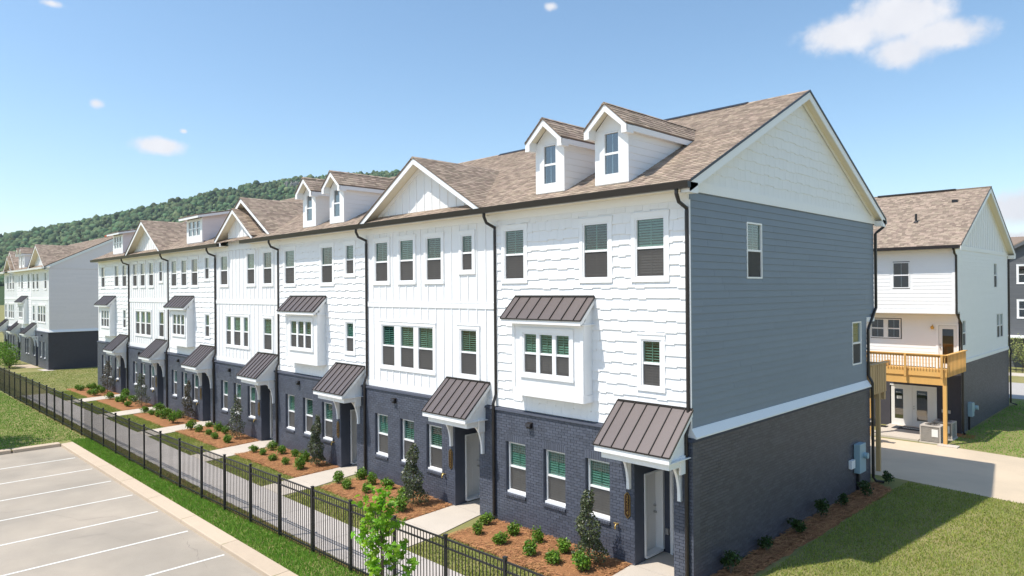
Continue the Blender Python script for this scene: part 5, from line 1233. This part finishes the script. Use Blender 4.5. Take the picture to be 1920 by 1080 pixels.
# young maple in the verge
def maple_leaf_mesh(sz):
    pts = []; angs = [90, 118, 140, 165, 190, 215, 245, 270, 295, 325, 350, 15, 40, 62]; rad = [1, .52, .95, .5, .8, .42, .3, .22, .3, .42, .8, .5, .95, .52]
    for a, r in zip(angs, rad): pts.append((r*sz*math.cos(R(a)), r*sz*math.sin(R(a))-0, -.28*sz*r*r+(.12*sz if 60 < a < 120 else 0)))
    m = MB(); m.add([(0, 0, .05*sz)]+pts, [(0, i+1, (i+1) % 14+1) for i in range(14)]); return m.mesh('leaf', MAPLE)
def maple(loc):
    rng = np.random.default_rng(5); T = thing('young_maple', 'young maple with fresh bright green leaves in the verge before the fence', 'tree', loc)
    m = MB(); m.tube([(0, 0, -.02), (.02, .01, .7), (-.03, .02, 1.5), (-.12, .05, 2.3)], [.03, .026, .018, .006], 7); tr = m.build('trunk', BARK, T)
    tips = []
    m = MB()
    for k in range(15):
        z = .55+k*.115; a = k*2.39+.6; L = .62*(1-.045*k)*(.75+.5*rng.random()); b = Vector((.0-.05*z*.5, 0, z)); d = Vector((math.cos(a)*L, math.sin(a)*L, .28+.3*rng.random()))
        P = [b, b+d*.5+Vector((0, 0, .04)), b+d]; m.tube(P, [.011, .007, .003], 5)
        for t in np.linspace(.35, 1.05, 7): tips.append(b+d*t)
    for t in np.linspace(1.5, 2.42, 9): tips.append(Vector((-.06-.06*(t-1.5), .03, t)))
    m.build('branch', BARK, T)
    LM = [maple_leaf_mesh(s) for s in (.085, .105, .125)]
    n = 0
    for i in range(430):
        p = tips[rng.integers(len(tips))]+Vector(rng.normal(0, .075, 3)); 
        e = (rng.normal(R(35), R(28)), rng.normal(0, R(25)), rng.uniform(0, 6.3))
        if i < 300: mesh_obj('leaf', LM[i % 3], T, p, e)
        else:
            if i == 300: mm = MB()
            me = LM[i % 3]; M_ = Matrix.Translation(p) @ Matrix.Rotation(e[2], 4, 'Z') @ Matrix.Rotation(e[1], 4, 'Y') @ Matrix.Rotation(e[0], 4, 'X')
            mm.add([tuple(M_ @ v.co) for v in me.vertices], [tuple(f.vertices) for f in me.polygons])
    mm.build('leaf', MAPLE, T, kind='stuff')
maple((-3.95, -5.85, 0))
# bushes by the second row, roadside plants
def bush(loc, label, r, h, n, mat, group=None, name='bush', size=.09):
    rng = np.random.default_rng(abs(hash((round(loc[0], 2), round(loc[1], 2)))) % 9999); T = thing(name, label, 'bush' if name == 'bush' else 'tree', loc, group)
    lob = [(rng.uniform(-.6, .6)*r, rng.uniform(-.6, .6)*r, rng.uniform(.3, .85)*h, rng.uniform(.3, .55)*r) for _ in range(14)]
    def fn():
        x, y, z, q = lob[rng.integers(len(lob))]; d = rng.normal(size=3); d /= np.linalg.norm(d); rr = q*rng.uniform(.5, 1.1); return (x+d[0]*rr, y+d[1]*rr, max(.05, z+d[2]*rr*.8))
    V, F = leaf_cloud(n, fn, size); np_mesh('foliage', V, F, mat, T)
    m = MB()
    for k in range(5): a = k*1.3; m.tube([(0, 0, 0), (.25*r*math.cos(a), .25*r*math.sin(a), h*.35), (.55*r*math.cos(a), .55*r*math.sin(a), h*.7)], [.04, .03, .01], 5)
    m.build('stem', BARK, T); return T
bush((-69.8, -2.2, 0), 'yellow-green bush beside the pale step of the second row', 1.5, 1.9, 1500, SHRUB)
bush((-73.5, -1.9, 0), 'bush behind the yellow-green bush at the left border', 1.4, 2.3, 1200, SHRUB)
bush((-2.0, 54.2, 0), 'pale blossoming little tree before the dark grey house', 1.5, 3.0, 1300, material('pale_yellow_leaf', (.3, .33, .12), .6, isl=.3, hue=.02, trans=.3), name='small_tree')
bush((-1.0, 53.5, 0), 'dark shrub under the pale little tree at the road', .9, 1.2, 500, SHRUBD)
T = thing('low_fence', 'low dark fence beside the far road before the dark grey house', 'fence', (-4, 52.8, 0))
for k in range(24): MB().box(k*.4, k*.4+.04, 0, .04, 0, .95).build('picket', BLACKM, T)
for z in (.2, .9): MB().box(0, 9.3, .041, .08, z, z+.05).build('rail', BLACKM, T)
# tree left of the frame whose shade lies along the far kerb
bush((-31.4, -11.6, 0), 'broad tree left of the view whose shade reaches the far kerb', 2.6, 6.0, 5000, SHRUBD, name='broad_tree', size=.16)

# ------------------------------------------------------------------ wooded hill
AZ = [(12, 0), (20, .8), (30, 3.6), (40, 7.6), (48, 9.3), (54.8, 9.88), (59.9, 9.4), (62.3, 9.1), (64.7, 8.72), (68.5, 7.81), (72.2, 6.65), (75.6, 5.71), (78.8, 4.82), (81.7, 3.97), (86, 3.1), (92, 2.2), (105, 1.0), (120, .2), (135, 0)]
def el(a): return float(np.interp(a, [p[0] for p in AZ], [p[1] for p in AZ]))
RR0, RR1 = 520, 1050; TREEH = 6
def hz(a, r):
    top = max(0, RR1*math.tan(R(el(a)))+CAM[2]-TREEH); t = min(1.15, max(0, (r-RR0)/(RR1-RR0))); 
    f = t**1.25 if t <= 1 else 1-(t-1)*1.5
    return top*f+3.5*math.sin(a*1.3+r*.02)*min(1, t*2)*math.sin(r*.013+a*.7)*(1-.75*max(0, t-.6)/.4 if t < 1 else .25)-1.2
def hill():
    m = MB(); A = np.linspace(10, 136, 90); Q = np.linspace(RR0, RR1*1.0+120, 24)
    vs = [(CAM[0]-r*math.sin(R(a)), CAM[1]+r*math.cos(R(a)), hz(a, r)) for a in A for r in Q]; nq = len(Q)
    m.add(vs, [(i*nq+j, i*nq+j+1, (i+1)*nq+j+1, (i+1)*nq+j) for i in range(len(A)-1) for j in range(nq-1)]); struct(m.build('wooded_hill', HILLM, smooth=True))
    bm = bmesh.new(); bmesh.ops.create_icosphere(bm, subdivisions=2, radius=1); bm.verts.ensure_lookup_table()
    bv = np.array([v.co[:] for v in bm.verts]); bf = np.array([[v.index for v in f.verts] for f in bm.faces]); bm.free()
    rng = np.random.default_rng(3); n = 14000; C = []
    while len(C) < n:
        a = rng.uniform(44, 96); r = rng.uniform(RR0+140, RR1+6) if rng.random() < .86 else rng.uniform(RR1-25, RR1+12)
        if el(a) < .8: continue
        C.append((CAM[0]-r*math.sin(R(a)), CAM[1]+r*math.cos(R(a)), hz(a, r), rng.uniform(1.3, 3.6)*(1.0 if rng.random() < .9 else 1.4)))
    C = np.array(C); nv = len(bv)
    j = 1+rng.uniform(-.3, .3, (n, nv)); V = bv[None]*j[..., None]*C[:, 3][:, None, None]; V[..., 2] *= rng.uniform(.9, 1.5, n)[:, None]
    V += C[:, None, :3]; V[..., 2] += (C[:, 3]*rng.uniform(.4, 1.0, n))[:, None]
    F = (bf[None]+np.arange(n)[:, None, None]*nv).reshape(-1, 3)
    np_mesh('hill_forest', V.reshape(-1, 3), F, FOREST, kind='stuff')
    # pale cliff on the crest
    T = thing('cliff', 'pale rock cliff on the crest of the wooded hill', 'cliff', (0, 0, 0)); m = MB()
    a0 = 62.5; T.location = (CAM[0]-1015*math.sin(R(a0)), CAM[1]+1015*math.cos(R(a0)), hz(a0, 1015))
    for k in range(26):
        a = a0+rng.uniform(-1.1, 1.0); r = 1012+rng.uniform(-6, 6); p = Vector((CAM[0]-r*math.sin(R(a)), CAM[1]+r*math.cos(R(a)), hz(a, r)))-T.location
        V = bv*rng.uniform(.6, 1.2, (nv, 1))*np.array([rng.uniform(1, 2.4), rng.uniform(1, 2.4), rng.uniform(3, 6)]); V += np.array(p)+np.array([0, 0, rng.uniform(1, 6)])
        m.add([tuple(v) for v in V], [tuple(f) for f in bf])
    m.build('rock_face', ROCK, T)
hill()

# ------------------------------------------------------------------ thin summer haze
def haze():
    m = bpy.data.materials.new('thin_haze'); m.use_nodes = True; nt = m.node_tree; nt.nodes.remove(nt.nodes['Principled BSDF'])
    v = nt.nodes.new('ShaderNodeVolumePrincipled'); v.inputs['Color'].default_value = (.82, .9, 1, 1); v.inputs['Density'].default_value = .00011; v.inputs['Anisotropy'].default_value = .3
    nt.links.new(v.outputs[0], nt.nodes['Material Output'].inputs['Volume'])
    MB().box(-1900, 1500, -1500, 1900, -2.5, 230).build('haze', m, kind='stuff')
haze()
